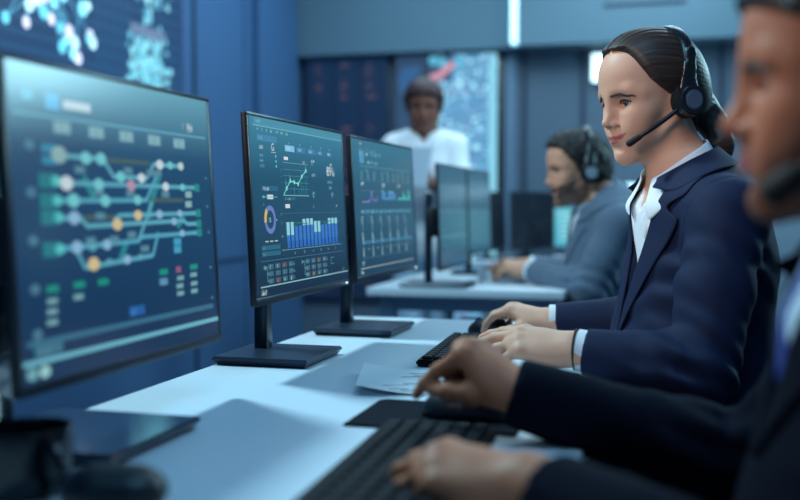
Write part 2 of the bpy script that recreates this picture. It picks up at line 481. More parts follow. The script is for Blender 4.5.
def hair_obj(root, M, st, mhair, res=.0028, col=(.02, .012, .010), tail=None):
    H = Sdf(M); g = st.get('hair_g', .011); skull_ops(H, g)
    zz = st.get('hl_z', [-.08, -.04, -.015, .01, .03, .05, .07, .09, .105, .14])
    ff = st.get('hl_f', [-.060, -.040, -.020, .012, .030, .050, .068, .078, .088, .20])
    pony = np.array(st.get('pony', (-.095, 0, -.010)))
    def region(P):
        q = inv_pts(M, P); y = np.abs(q[:, 1])
        lim = np.interp(q[:, 2]+st.get('hl_round', .0)*(y/.06)**2, zz, ff)
        return (q[:, 0]-lim)*.75
    H.add(region, tp(M, (0, 0, .04)), .2, st.get('edge', .010), 'i')
    if tail: tail(H)
    amp = st.get('groove', .0009); fq = st.get('freq', 46)
    kind = st.get('kind', 'pulled')
    def post(P, d):
        q = inv_pts(M, P)
        lim = np.interp(q[:, 2], zz, ff); am = amp*(.25+.75*sstep(lim-q[:, 0], .002, .03))
        if kind == 'pulled':
            v = q-pony; th = np.arctan2(v[:, 1], v[:, 2]-.25*v[:, 0]); r = np.linalg.norm(v, axis=1)
            part = np.exp(-(q[:, 1]/.0035)**2)*(q[:, 0] > .0)*(q[:, 2] > .06)*.004 if st.get('part') else 0
            return d+am*np.sin(th*fq+2*np.sin(r*40))+.6*am*np.sin(th*fq*2.3+1+r*55)+part
        return d+amp*(np.sin(q[:, 0]*260+2*np.sin(q[:, 1]*190))*np.sin(q[:, 1]*240+2*np.sin(q[:, 2]*170))*np.sin(q[:, 2]*250+q[:, 0]*90)*2)
    H.post = post
    c0 = np.array(col)
    def tint(W):
        q = inv_pts(M, W); v = q-pony; th = np.arctan2(v[:, 1], v[:, 2]-.25*v[:, 0])
        n = .75+.25*np.sin(th*71+3*np.sin(th*17))+.2*np.sin(th*151)
        return c0[None]*np.clip(n, .3, 1.3)[:, None]
    return sdf_obj(H, 'hair', res, mhair, root, color=tint)

# ------------------------------------------------------------------ whole figures
def V3(*a): return np.array(a, float)
def fold(P, c, rad, amp, d, fq):
    """cloth wrinkles gathered round a point"""
    w = np.exp(-((P-c)**2).sum(1)/rad**2)
    ph = P@np.array(d)*fq
    return amp*w*(np.sin(ph+3*np.sin(P[:, 2]*23+P[:, 1]*17))+.5*np.sin(ph*1.9+P[:, 0]*40))

def arms(S, c, grow=0, upto=1.0, k=.02, cap=False):
    pass

def body_sdf(c):
    """one continuous surface: head, neck, trunk, arms with hands, legs"""
    S = Sdf(c['head']); head_ops(S, c['style']); S.M = np.eye(4)
    f = c['tf']; sx = c.get('size', 1.0)
    H = c['head']; nb = c['neck']
    S.econe(tp(H, (-.022, 0, -.035)), nb, .054*c.get('neck_r', 1), .056*c.get('neck_r', 1), .95, f, k=.028)
    S.econe(nb+V3(0, 0, -.015), nb+V3(0, 0, -.06), .06, .105, .7, f, k=.05)
    S.econe(c['chest'], c['waist'], c['rch'], c['rwa'], .64, f, k=.05)
    S.econe(c['waist'], c['pelvis'], c['rwa'], c['rpe'], .74, f, k=.05)
    S.econe(c['chest']+V3(0, 0, .055), c['chest'], c['rch']*.86, c['rch'], .62, f, k=.05)
    for s in 'LR':
        sh, el, wr = c['sh'+s], c['el'+s], c['wr'+s]
        S.cone(nb+(sh-nb)*.35+V3(0, 0, -.025), sh, .045, .052*sx, k=.05)
        S.chain([sh, sh+(el-sh)*.5, el], [.050*sx, .045*sx, .039*sx], k=.03)
        S.chain([el, el+(wr-el)*.35, wr], [.039*sx, .041*sx, .026*sx], k=.02)
        h = c['hand'+s]
        hand(S, wr, h['d'], h['b'], 1 if s == 'L' else -1, h['curl'], scale=h.get('scale', 1), spread=h.get('spread', .06), thumb=h.get('thumb'))
        hp, kn, an = c['hp'+s], c['kn'+s], c['an'+s]
        S.chain([hp, kn], [.080*sx, .056*sx], k=.04); S.chain([kn, kn+(an-kn)*.35, an], [.054*sx, .053*sx, .036*sx], k=.03)
        S.cone(an+V3(0, 0, -.03), an+c['foot']*.15+V3(0, 0, -.045), .032, .026, k=.03)
    return S

def jacket_sdf(c, g=.014, sleeve_g=.014, hem=.58, torso_only=False, wr_cut=.0, slv=None):
    J = Sdf(); f = c['tf']; nb = c['neck']; ch, wa, pe = c['chest'], c['waist'], c['pelvis']
    J.econe(ch+V3(0, 0, .055), ch, c['rch']*.86+g, c['rch']+g, .66, f, k=.0)
    J.econe(ch, wa, c['rch']+g, c['rwa']+g*1.7, .70, f, k=.05)
    J.econe(wa, pe+V3(0, 0, .02), c['rwa']+g*1.7, c['rpe']+g, .80, f, k=.06)
    for s in 'LR':
        sh, el, wr = c['sh'+s], c['el'+s], c['wr'+s]; sx = c.get('size', 1.0)
        J.cone(nb+(sh-nb)*.30+V3(0, 0, -.022), sh+V3(0, 0, .004), .040+g*.6, .050*sx+g*.9, k=.05)
        if torso_only: continue
        r = slv or (.054*sx+sleeve_g, .047*sx+sleeve_g, .045*sx+sleeve_g, .031*sx+sleeve_g*.6)
        J.chain([sh, sh+(el-sh)*.5, el], list(r[:3]), k=.022)
        d = (wr-el)/np.linalg.norm(wr-el); e = wr-d*c.get('cuff'+s, .022)
        m = el+(e-el)*.3
        J.cone(el, m, r[2], r[2]*.97, k=.018)
        J.capcone(m-d*.02, e, r[2]*.98, r[3], k=.012)
    return J

def cuff_obj(c, s, m, root, g=.010):
    el, wr = c['el'+s], c['wr'+s]; d = (wr-el)/np.linalg.norm(wr-el); sx = c.get('size', 1.0); off = np.array(root.location)
    a = wr-d*(c.get('cuff'+s, .022)+.03); b = wr-d*(c.get('cuff'+s, .022)-c.get('cuff_len', .016)); r = .027*sx+g
    P = [a, b-d*.001, b, b-d*.001, b-d*.006]; rr = [r, r, r-.0012, r-.003, r-.004]
    return MB().tube([Vector(p-off) for p in P], rr, seg=36).build('shirt_cuff', m, root, angle=.9)

def collar_obj(c, m, root, rad=.061, top=.050, drop=.038, gap=.30, point=.045, thick=.0025, flare=.016, name='shirt_collar', tilt=.35, n=40, floor=None, gapf=.004, front=.75):
    """turned-down collar: a sheet that runs round the neck and falls outward, longer at the two points"""
    nb = c['neck']; f = c['tf']; l = np.cross([0, 0, 1], f); rows = []
    ax = tp(c['head'], (-.022, 0, -.035))-nb; ax /= np.linalg.norm(ax)
    T = np.linspace(gap, 2*PI-gap, n)
    for k in range(9):
        v = k/8; row = []
        for t in T:
            fr = (1+math.cos(t))/2                              # 1 at the front
            ht = top*(1-front*fr**1.2)
            lo = -drop*(.75+.25*fr)-point*max(0, fr-.55)**1.3*2
            if point == 0: lo *= .30+.70*float(sstep(min(t-gap, 2*PI-gap-t), 0, .55))
            z = (ht*(1-v)+(ht+lo)*v) if k else ht
            r = rad*(1+.10*fr)+flare*(v**.8)*(1+.6*fr)
            dirv = f*math.cos(t)+l*math.sin(t)
            row.append(nb+ax*(z)+dirv*r-V3(0, 0, 1)*0)
        rows.append(row)
    g = np.array(rows)
    if floor is not None:
        p = g.reshape(-1, 3); dv = np.tile(np.array([f*math.cos(t)+l*math.sin(t)+V3(0, 0, .6) for t in T]), (9, 1))
        for _ in range(14): p = p+dv*np.clip(gapf-floor.ev(p), 0, .01)[:, None]*.7
        g = p.reshape(g.shape)
    return sheet(name, g, thick, m, root, sub=1)

def lapel_obj(c, J, side, m, root, z0, z1, w0, w1, wide, notch=.3, name='lapel', out=.004, thick=.004):
    """flat lapel lying on the jacket front: inner edge runs from (w0, z0) at the button up to (w1, z1) at the collar"""
    f = c['tf']; l = np.cross([0, 0, 1], f)*side; cen = c['chest']
    rows = []
    for i in range(25):
        t = i/24; row = []
        zz = z0+(z1-z0)*t; inn = w0+(w1-w0)*t**1.9
        wd = wide*min(1, t/.72+.02)**.85 if t < .72 else wide*(1-.62*min(1, (t-.72)/.03)) if t < .80 else wide*(.38+.55*min(1, (t-.80)/.02))*(1-.35*(t-.8)/.2)
        for j in range(9):
            a = inn+wd*j/8
            lift = .012*(j/8)*(t > .3)
            row.append([cen[0], cen[1], 0]+l*a+f*.16+V3(0, 0, zz-lift*.0))
        rows.append(row)
    g = np.array(rows); p = g.reshape(-1, 3)
    # march back along the front axis until the cloth is met
    d = J.ev(p)
    for _ in range(60):
        p = p-f*np.clip(d-out, -.02, .02)[:, None]*.8; d = J.ev(p)
    p = p.reshape(g.shape); bad = (np.abs(d-out) > .004).reshape(g.shape[:2])
    good = ~bad
    for i in range(len(p)):                                     # rows that run past the shoulder end on the last row that lies on the cloth
        for j in range(p.shape[1]):
            if bad[i, j]: p[i, j] = p[i-1, j]+V3(0, 0, .0015) if i else p[i, j-1]
    return sheet(name, p, thick, m, root, sub=1)

def open_front(c, J, z0, z1, w0, w1, depth):
    """cut the jacket's V: cloth is taken away between the lapels"""
    f = c['tf']; l = np.cross([0, 0, 1], f); cen = c['chest']
    def post(P, d):
        q = P-cen; a = np.abs(q@l); fw = q@f
        t = (P[:, 2]-z0)/(z1-z0); w = w0+(w1-w0)*np.clip(t, 0, 1)**1.9
        m = (1-sstep(a-w, -.003, .002))*sstep(P[:, 2], z0-.01, z0+.005)*(fw > 0)
        return d+depth*m
    return post

def trousers_obj(c, m, root, g=.012, res=.006):
    T = Sdf(); f = c['tf']; sx = c.get('size', 1)
    T.econe(c['waist']+(c['pelvis']-c['waist'])*.55, c['pelvis'], c['rwa']+.008, c['rpe']+.008, .78, f, k=0)
    for s in 'LR':
        hp, kn, an = c['hp'+s], c['kn'+s], c['an'+s]
        T.chain([hp, kn], [.082*sx+g, .058*sx+g], k=.04); T.chain([kn, an+V3(0, 0, .01)], [.057*sx+g, .042*sx+g], k=.03)
    return sdf_obj(T, 'trousers', res, m, root, sm=1)

def shoe_objs(c, m, root):
    for s in 'LR':
        an = c['an'+s]; ft = c['foot']; S = Sdf(); z = an[2]
        b = V3(an[0], an[1], 0)
        S.chain([b+V3(0, 0, .034)-ft*.10, b+V3(0, 0, .034)+ft*.45, b+V3(0, 0, .028)+ft*.85], [.034, .036, .028], k=.02)
        S.cone(b+V3(0, 0, .05), b+V3(0, 0, .075), .040, .042, k=.02)
        S.fun(lambda P: -P[:, 2]+.001, b, .4, .002, 'i')
        sdf_obj(S, 'shoe', .006, m, root, sm=1)

def headset(M, label, loc_off, mats, ear_y=.086, band_g=.016, side=1, mic=(.098, .040, -.062), both=True, cup_r=.033, lean=-.012, back=.03, foam=1):
    """over-head headset in head coordinates: band, cups with cushions, boom with its microphone"""
    W = lambda p: Vector(tp(M, p)-loc_off)
    root = empty('headset', label, 'headset', tuple(loc_off))
    m = MB(); n = 40; V = []
    path = []
    for i in range(n+1):
        a = -PI*.5+PI*i/n
        path.append((lean-back*math.cos(a)**.8 if math.cos(a) > 0 else lean, math.sin(a)*(.074+band_g+.006), .040+math.cos(a)*(.090+band_g)))
    path = [(lean, -(.083+band_g), .015)]+path+[(lean, (.083+band_g), .015)]
    # flat strap swept along the arc
    b = bmesh.new(); rings = []
    for i, p in enumerate(path):
        q = Vector(p); pr = Vector(path[max(0, i-1)]); nx = Vector(path[min(len(path)-1, i+1)])
        t = (nx-pr).normalized(); fx = Vector((1, 0, 0)); nn = t.cross(fx).normalized()
        e = abs(i/(len(path)-1)-.5)*2
        hw = .0105+.004*max(0, e-.55); th = .0028+.001*e
        ring = []
        for u, v in ((-1, -.6), (-.8, -1), (.8, -1), (1, -.6), (1, .6), (.8, 1), (-.8, 1), (-1, .6)):
            ring.append(b.verts.new(W(q+fx*hw*u+nn*th*v)))
        rings.append(ring)
    for i in range(len(rings)-1):
        for k in range(8): b.faces.new((rings[i][k], rings[i][(k+1) % 8], rings[i+1][(k+1) % 8], rings[i+1][k]))
    b.faces.new(rings[0]); b.faces.new(rings[-1][::-1]); bmesh.ops.recalc_face_normals(b, faces=list(b.faces))
    m._merge(b, None, 0); m.build('headband', mats['plastic'], root, angle=.7)
    for s in ((1, -1) if both else (side,)):
        c = (lean+.002, s*(ear_y), -.006)
        D = lambda y0, y1, r0, r1, mt, nm, par: MB().cyl(W((c[0], s*y0, c[2])), W((c[0], s*y1, c[2])), r0*np.linalg.norm(M[:3, 0]), r1*np.linalg.norm(M[:3, 0]), seg=40, bev=.002).build(nm, mt, par, angle=.6)
        cup = D(ear_y+.004, ear_y+.020, cup_r, cup_r*.86, mats['plastic'], 'ear_cup', root)
        D(ear_y-.010, ear_y+.005, cup_r*.98, cup_r*1.02, mats['cushion'], 'ear_cushion', root)
        D(ear_y+.0195, ear_y+.0225, cup_r*.58, cup_r*.56, mats['disc'], 'cap_disc', cup)
        # arm that joins band and cup
        A = Sdf(M); q0, q1, q2 = (lean+.002, s*(ear_y+.009), .016), (lean-back*.22, s*(.085+band_g*.62), .056), (lean-back*.60, s*(.078+band_g*.82), .086)
        A.econe(q0, q1, .0205, .0125, .36, (0, s, -.12), k=.006); A.econe(q1, q2, .0125, .0115, .36, (0, s*.95, .3), k=.006)
        sdf_obj(A, 'slider_arm', .0025, mats['plastic'], root, sm=1)
    c = Vector((lean+.002, side*(ear_y+.012), -.006))
    e = Vector(mic); st_ = c+(e-c).normalized()*.026
    mid = (st_+e)/2+Vector((.002, side*.005, -.001))
    P = bez([st_, mid, e], 10); n = len(P)
    MB().tube([W(p) for p in P], [.0042 if i < n*.7 else .0042 for i in range(n)], seg=12).build('microphone_boom', mats['plastic'], root, smooth=True)
    A = Sdf(M); dv = np.array((P[-1]-P[-5]).normalized()); A.cone(np.array(e)-dv*.016, np.array(e)+dv*.004, .0056*foam, .0066*foam)
    mm = sdf_obj(A, 'microphone', .0018, mats['cushion'], root, sm=1)
    return root
# ------------------------------------------------------------------ screens
class UI:
    """a picture made of flat coloured shapes on a display of w x h metres; (u, v) from the top left"""
    def __init__(s, w, h): s.w, s.h = w, h; s.V = []; s.F = []; s.C = []; s.z = 0; s.sq = 1
    def _add(s, pts, cols, faces):
        o = len(s.V); s.V += [(u*s.w, (1-v)*s.h, s.z) for u, v in pts]; s.C += cols; s.F += [tuple(i+o for i in f) for f in faces]
    def lay(s): s.z += .00012; return s
    def rect(s, u0, v0, u1, v1, c): s._add([(u0, v0), (u1, v0), (u1, v1), (u0, v1)], [c]*4, [(3, 2, 1, 0)])
    def grid(s, f, nu=2, nv=24):
        pts = [(i/nu, j/nv) for j in range(nv+1) for i in range(nu+1)]
        s._add(pts, [f(*p) for p in pts], [((j+1)*(nu+1)+i, (j+1)*(nu+1)+i+1, j*(nu+1)+i+1, j*(nu+1)+i) for j in range(nv) for i in range(nu)])
    def disc(s, u, v, r, c, n=18, ry=None, r0=None):
        ry = r*s.w/s.h*s.sq if ry is None else ry
        P = [(u+r*math.cos(2*PI*k/n), v+ry*math.sin(2*PI*k/n)) for k in range(n)]
        if r0 is None: s._add(P, [c]*n, [tuple(range(n))[::-1]])
        else:
            Q = [(u+r0*math.cos(2*PI*k/n), v+r0*(ry/r)*math.sin(2*PI*k/n)) for k in range(n)]
            s._add(P+Q, [c]*(2*n), [(k, n+k, n+(k+1) % n, (k+1) % n) for k in range(n)])
    def arc(s, u, v, r, r0, a0, a1, c, n=24):
        q = s.w/s.h; A = [a0+(a1-a0)*k/n for k in range(n+1)]
        P = [(u+r*math.cos(a), v+r*q*math.sin(a)) for a in A]+[(u+r0*math.cos(a), v+r0*q*math.sin(a)) for a in A]
        s._add(P, [c]*len(P), [(k, n+1+k, n+2+k, k+1) for k in range(n)])
    def line(s, pts, t, c):
        """t = thickness as a share of the width"""
        for (a, b), (d, e) in zip(pts[:-1], pts[1:]):
            x0, y0, x1, y1 = a*s.w, b*s.h, d*s.w, e*s.h; L = math.hypot(x1-x0, y1-y0) or 1; nx, ny = -(y1-y0)/L*t*s.w/2, (x1-x0)/L*t*s.w/2
            P = [((x0+nx)/s.w, (y0+ny)/s.h), ((x1+nx)/s.w, (y1+ny)/s.h), ((x1-nx)/s.w, (y1-ny)/s.h), ((x0-nx)/s.w, (y0-ny)/s.h)]
            s._add(P, [c]*4, [(0, 1, 2, 3)])
        for a, b in pts[1:-1]: s.disc(a, b, t/2, c, 10)
    def words(s, u, v, n, size, c, rng=None, gap=.5):
        """a run of tiny glyph strokes, as unreadable as in the photograph"""
        rng = rng or random; x = u
        for k in range(n):
            w = size*rng.uniform(.45, .8)*.55
            s.rect(x, v, x+w*.35, v+size*s.w/s.h, c)
            s.rect(x, v+size*s.w/s.h*rng.choice((0, .42, .8)), x+w, v+size*s.w/s.h*rng.choice((.2, .6, 1)), c)
            x += w+size*.16*(1+gap*(rng.random() < .2)*3)
        return x
    def text(s, u, v, txt, size, c):
        cu = bpy.data.curves.new('txt', 'FONT'); cu.body = txt; cu.size = size*s.w; cu.resolution_u = 2
        o = bpy.data.objects.new('txt', cu); me = o.to_mesh(); me.calc_loop_triangles()
        P = [(u+q.co.x/s.w, v-q.co.y/s.h) for q in me.vertices]
        s._add(P, [c]*len(P), [tuple(t.vertices) for t in me.loop_triangles]); o.to_mesh_clear()
        bpy.data.objects.remove(o); bpy.data.curves.remove(cu)
    def build(s, name, m, parent, M):
        me = bpy.data.meshes.new(name); me.from_pydata([tuple(M @ Vector(p)) for p in s.V], [], s.F); me.update()
        a = me.color_attributes.new('ui', 'FLOAT_COLOR', 'POINT')
        a.data.foreach_set('color', [x for c in s.C for x in (c[0], c[1], c[2], 1)])
        return link(name, me, m, parent)

def col(r, g, b, k=1.0): c = srgb(r, g, b); return (c[0]*k, c[1]*k, c[2]*k)
def mixc(a, b, t): return tuple(a[i]+(b[i]-a[i])*t for i in range(3))

M_BLACKP = mat('monitor_black_plastic', srgb(20, 24, 32), rough=.42, bump=.03, bscale=900)
M_BEZEL = mat('monitor_bezel', srgb(30, 40, 54), rough=.35)
M_BASE = mat('monitor_stand_metal', srgb(44, 56, 72), rough=.32, metal=.35)
M_BASEG = mat('monitor_stand_gloss', srgb(30, 42, 60), rough=.10, spec=.8, coat=.6)
M_SCREEN = glow_mat('display', .84, rough=.22)
M_SCREEN_OFF = glow_mat('dark_display', .5, rough=.5, spec=.12)
M_SILVER = mat('silver_metal', srgb(190, 200, 210), rough=.3, metal=.9)

def monitor(label, Y0, Y1, zb, zt, Xt, Xb, ui, base, colm, deskz, group='desk monitors', bot=.013, side=.007, top=.006, basem=None, led=True, colw=.034, thick=.011, ctop=None, scr=None):
    yc = (Y0+Y1)/2; h = math.hypot(zt-zb, Xt-Xb); w = Y1-Y0
    bx0, bx1, by0, by1 = base
    root = empty('monitor', label, 'monitor', ((bx0+bx1)/2, (by0+by1)/2, deskz), group=group); off = Vector(root.location)
    ey = Vector((0, 1, 0)); ez = Vector((Xt-Xb, 0, zt-zb)).normalized(); ex = ey.cross(ez)
    M = Matrix.Translation(Vector((Xb, Y0, zb))-off) @ Matrix(((ey.x, ez.x, ex.x, 0), (ey.y, ez.y, ex.y, 0), (ey.z, ez.z, ex.z, 0), (0, 0, 0, 1)))
    m = MB(); m.box((0, 0, -thick), (w, h, 0), .003, M=M); m.box((w*.18, h*.16, -thick-.022), (w*.82, h*.80, -thick+.002), .016, 3, M=M)
    m.build('casing', M_BLACKP, root, angle=.6)
    m = MB(); e = .0012
    m.box((0, 0, -.001), (w, bot, e), .0008, M=M); m.box((0, h-top, -.001), (w, h, e), .0008, M=M)
    m.box((0, bot, -.001), (side, h-top, e), .0008, M=M); m.box((w-side, bot, -.001), (w, h-top, e), .0008, M=M)
    m.build('bezel', M_BEZEL, root, angle=.6)
    if led: MB().sph(M @ Vector((w-.02, bot*.45, e)), (.0022, .0022, .0022), 10).build('power_light', mat('power_light', (1, 1, 1, 1), emit=srgb(190, 230, 255), estr=2.5), root)
    ui.build('screen', scr or M_SCREEN, root, M @ Matrix.Translation((side, bot, .0004)))
    cx, cy = colm; zc = zb+h*.45; zt_ = (ctop or zc)-deskz
    m = MB(); m.box((cx-.013-off.x, cy-colw/2-off.y, .008), (cx+.013-off.x, cy+colw/2-off.y, zt_), .006, 3); m.build('stand_column', basem or M_BASE, root, angle=.6)
    m = MB(); m.box((cx-.005-off.x, cy-.03-off.y, zc-deskz-.05), (Xb-.02-off.x, cy+.03-off.y, zc-deskz+.05), .005); m.build('mount', M_BLACKP, root, angle=.6)
    b = bmesh.new()
    m = MB(); t = .016
    lo = [(bx0, by0), (bx1, by0), (bx1, by1), (bx0, by1)]
    b = bmesh.new(); ins = .008
    v0 = [b.verts.new((x-off.x+(ins if x == bx0 else -ins), y-off.y+(ins if y == by0 else -ins), .0005)) for x, y in lo]; v1 = [b.verts.new((x-off.x, y-off.y, t*.7)) for x, y in lo]
    v2 = [b.verts.new((x-off.x+(.003 if x == bx0 else -.003), y-off.y+(.003 if y == by0 else -.003), t)) for x, y in lo]
    b.faces.new(v0[::-1]); b.faces.new(v2)
    for i in range(4):
        j = (i+1) % 4; b.faces.new((v0[i], v0[j], v1[j], v1[i])); b.faces.new((v1[i], v1[j], v2[j], v2[i]))
    m._merge(b, None, 0); m.build('stand_base', basem or M_BASE, root)
    return root

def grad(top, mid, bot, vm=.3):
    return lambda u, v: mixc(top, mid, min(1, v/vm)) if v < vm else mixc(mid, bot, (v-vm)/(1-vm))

CY = col(110, 205, 215); TL = col(60, 150, 160); WH = col(205, 228, 235); DIM = col(92, 140, 165); LN = col(70, 130, 155)

def ui_network(w, h):
    U = UI(w, h); U.sq = .68; U.grid(grad(col(96, 158, 180), col(28, 74, 112), col(18, 48, 84), .26)); U.lay()  # pale top is a sheen painted into the screen's emitted colours
    U.rect(.02, .155, .98, .163, col(100, 170, 195))
    U.rect(.02, .865, .97, .885, col(58, 112, 142)); U.rect(.0, .925, 1, .942, col(110, 185, 205))
    U.rect(.145, .085, .20, .135, col(90, 180, 230)); U.rect(.215, .098, .335, .126, col(195, 215, 225)); U.rect(.055, .085, .095, .115, col(95, 175, 205))
    U.words(.86, .108, 3, .028, col(190, 215, 225)); U.words(.83, .112, 1, .02, col(150, 195, 215))
    g = col(140, 185, 195)
    for u, v in [(.206, .19), (.356, .192), (.503, .193), (.654, .194), (.803, .195)]:
        U.rect(u-.035, v-.020, u+.035, v+.020, col(125, 170, 185)); U.disc(u-.02, v, .014, g); U.disc(u+.02, v, .014, g)
    for u, v in [(.073, .256), (.069, .404), (.066, .555), (.062, .707), (.061, .848)]: U.disc(u, v, .019, col(75, 125, 150))
    for v in (.262, .301): U.rect(.118, v-.013, .172, v+.013, col(45, 140, 175)); 
    # tracks
    tr = col(96, 174, 194)
    T = .012
    L = [[(.165, .282), (.38, .283), (.426, .343), (.60, .342), (.640, .288), (.81, .287)], [(.135, .371), (.90, .372)], [(.13, .430), (.59, .426), (.665, .314)],
         [(.13, .487), (.262, .487), (.288, .516), (.80, .507), (.826, .521), (.90, .522)], [(.415, .500), (.443, .481), (.90, .478)],
         [(.127, .587), (.535, .577), (.552, .563), (.89, .559)], [(.535, .575), (.600, .470), (.62, .43)], [(.237, .597), (.269, .656), (.609, .636), (.646, .550)]]
    U.lay()
    for p in [[(.285, .348), (.33, .42)], [(.600, .470), (.68, .31)], [(.436, .640), (.475, .575)], [(.76, .53), (.81, .49)]]: U.line(p, .022, col(45, 140, 150))
    for a in [(.40, .285, .62), (.59, .425, .81), (.28, .487, .43)]: U.rect(a[0], a[1]-.008, a[2], a[1]+.008, col(72, 98, 96))
    U.lay()
    for i, p in enumerate(L): U.line(p, T, mixc(tr, col(80, 165, 195), (i % 3)/3))
    U.lay()
    for v in (.366, .430, .484, .587): U.rect(.098, v-.024, .165, v+.024, col(34, 126, 138)); U.disc(.167, v, .020, col(90, 205, 205))
    for v in (.372, .478, .522, .559): U.rect(.885, v-.016, .918, v+.016, col(40, 140, 140)); U.disc(.87, v, .010, tr)
    U.lay(); wt = col(205, 222, 230); lb = col(140, 188, 222); cy = col(116, 205, 214); ye = col(216, 198, 150); pk = col(190, 150, 172)
    N = [(.185, .28, col(140, 180, 185), .032), (.30, .284, cy, .024), (.369, .283, cy, .024), (.46, .342, cy, .022), (.569, .343, wt, .020), (.676, .287, wt, .021), (.738, .287, cy, .017), (.803, .287, col(190, 215, 215), .018),
         (.21, .372, wt, .027), (.352, .373, cy, .024), (.511, .372, pk, .022), (.704, .372, wt, .019), (.807, .372, cy, .016),
         (.235, .429, cy, .026), (.378, .429, cy, .023), (.541, .425, cy, .020),
         (.234, .487, lb, .025), (.43, .513, ye, .024), (.743, .509, lb, .017), (.539, .482, ye, .021), (.659, .480, lb, .019), (.781, .478, lb, .016), (.60, .481, tr, .014),
         (.238, .585, lb, .024), (.374, .583, lb, .021), (.307, .586, tr, .018), (.789, .558, lb, .016), (.307, .646, ye, .026), (.469, .642, lb, .019), (.38, .645, tr, .014), (.54, .638, tr, .013)]
    for u, v, c, r in N: U.disc(u, v, r, c)
    gr = col(90, 140, 160)
    for u, v in [(.27, .325), (.30, .566), (.50, .318), (.62, .322), (.66, .322), (.35, .482), (.50, .553), (.565, .608), (.505, .402), (.70, .402), (.35, .40), (.41, .566)]: U.rect(u-.022, v-.012, u+.022, v+.012, gr)
    for u, v in [(.843, .401), (.84, .441)]: U.rect(u-.02, v-.013, u+.02, v+.013, col(140, 185, 185))
    for u, v in [(.756, .591), (.754, .622)]: U.rect(u-.022, v-.014, u+.022, v+.014, col(70, 165, 200))
    for u, v in [(.128, .712), (.239, .710), (.346, .711), (.663, .704), (.851, .699)]: U.rect(u-.024, v-.011, u+.024, v+.011, col(30, 150, 130))
    U.rect(.738, .690, .768, .714, col(150, 95, 125)); U.rect(.637, .728, .683, .755, col(100, 150, 185))
    for u, v in [(.125, .751), (.122, .784), (.120, .818), (.233, .750), (.763, .737), (.757, .768), (.758, .798), (.848, .731), (.848, .767), (.847, .798)]: U.rect(u-.022, v-.009, u+.020, v+.009, col(122, 172, 180))
    U.rect(.465, .815, .545, .850, col(40, 98, 168)); U.words(.475, .822, 3, .022, col(70, 140, 215))
    U.rect(.045, .885, .155, .918, col(62, 118, 142)); U.words(.06, .890, 4, .022, col(120, 170, 185))
    for u, c in ((.031, col(110, 170, 180)), (.079, col(150, 205, 205))): U.disc(u, .967, .022, c)
    for v in (.33, .45, .56, .71, .84): U.disc(.965, v, .006, col(90, 140, 165))
    return U

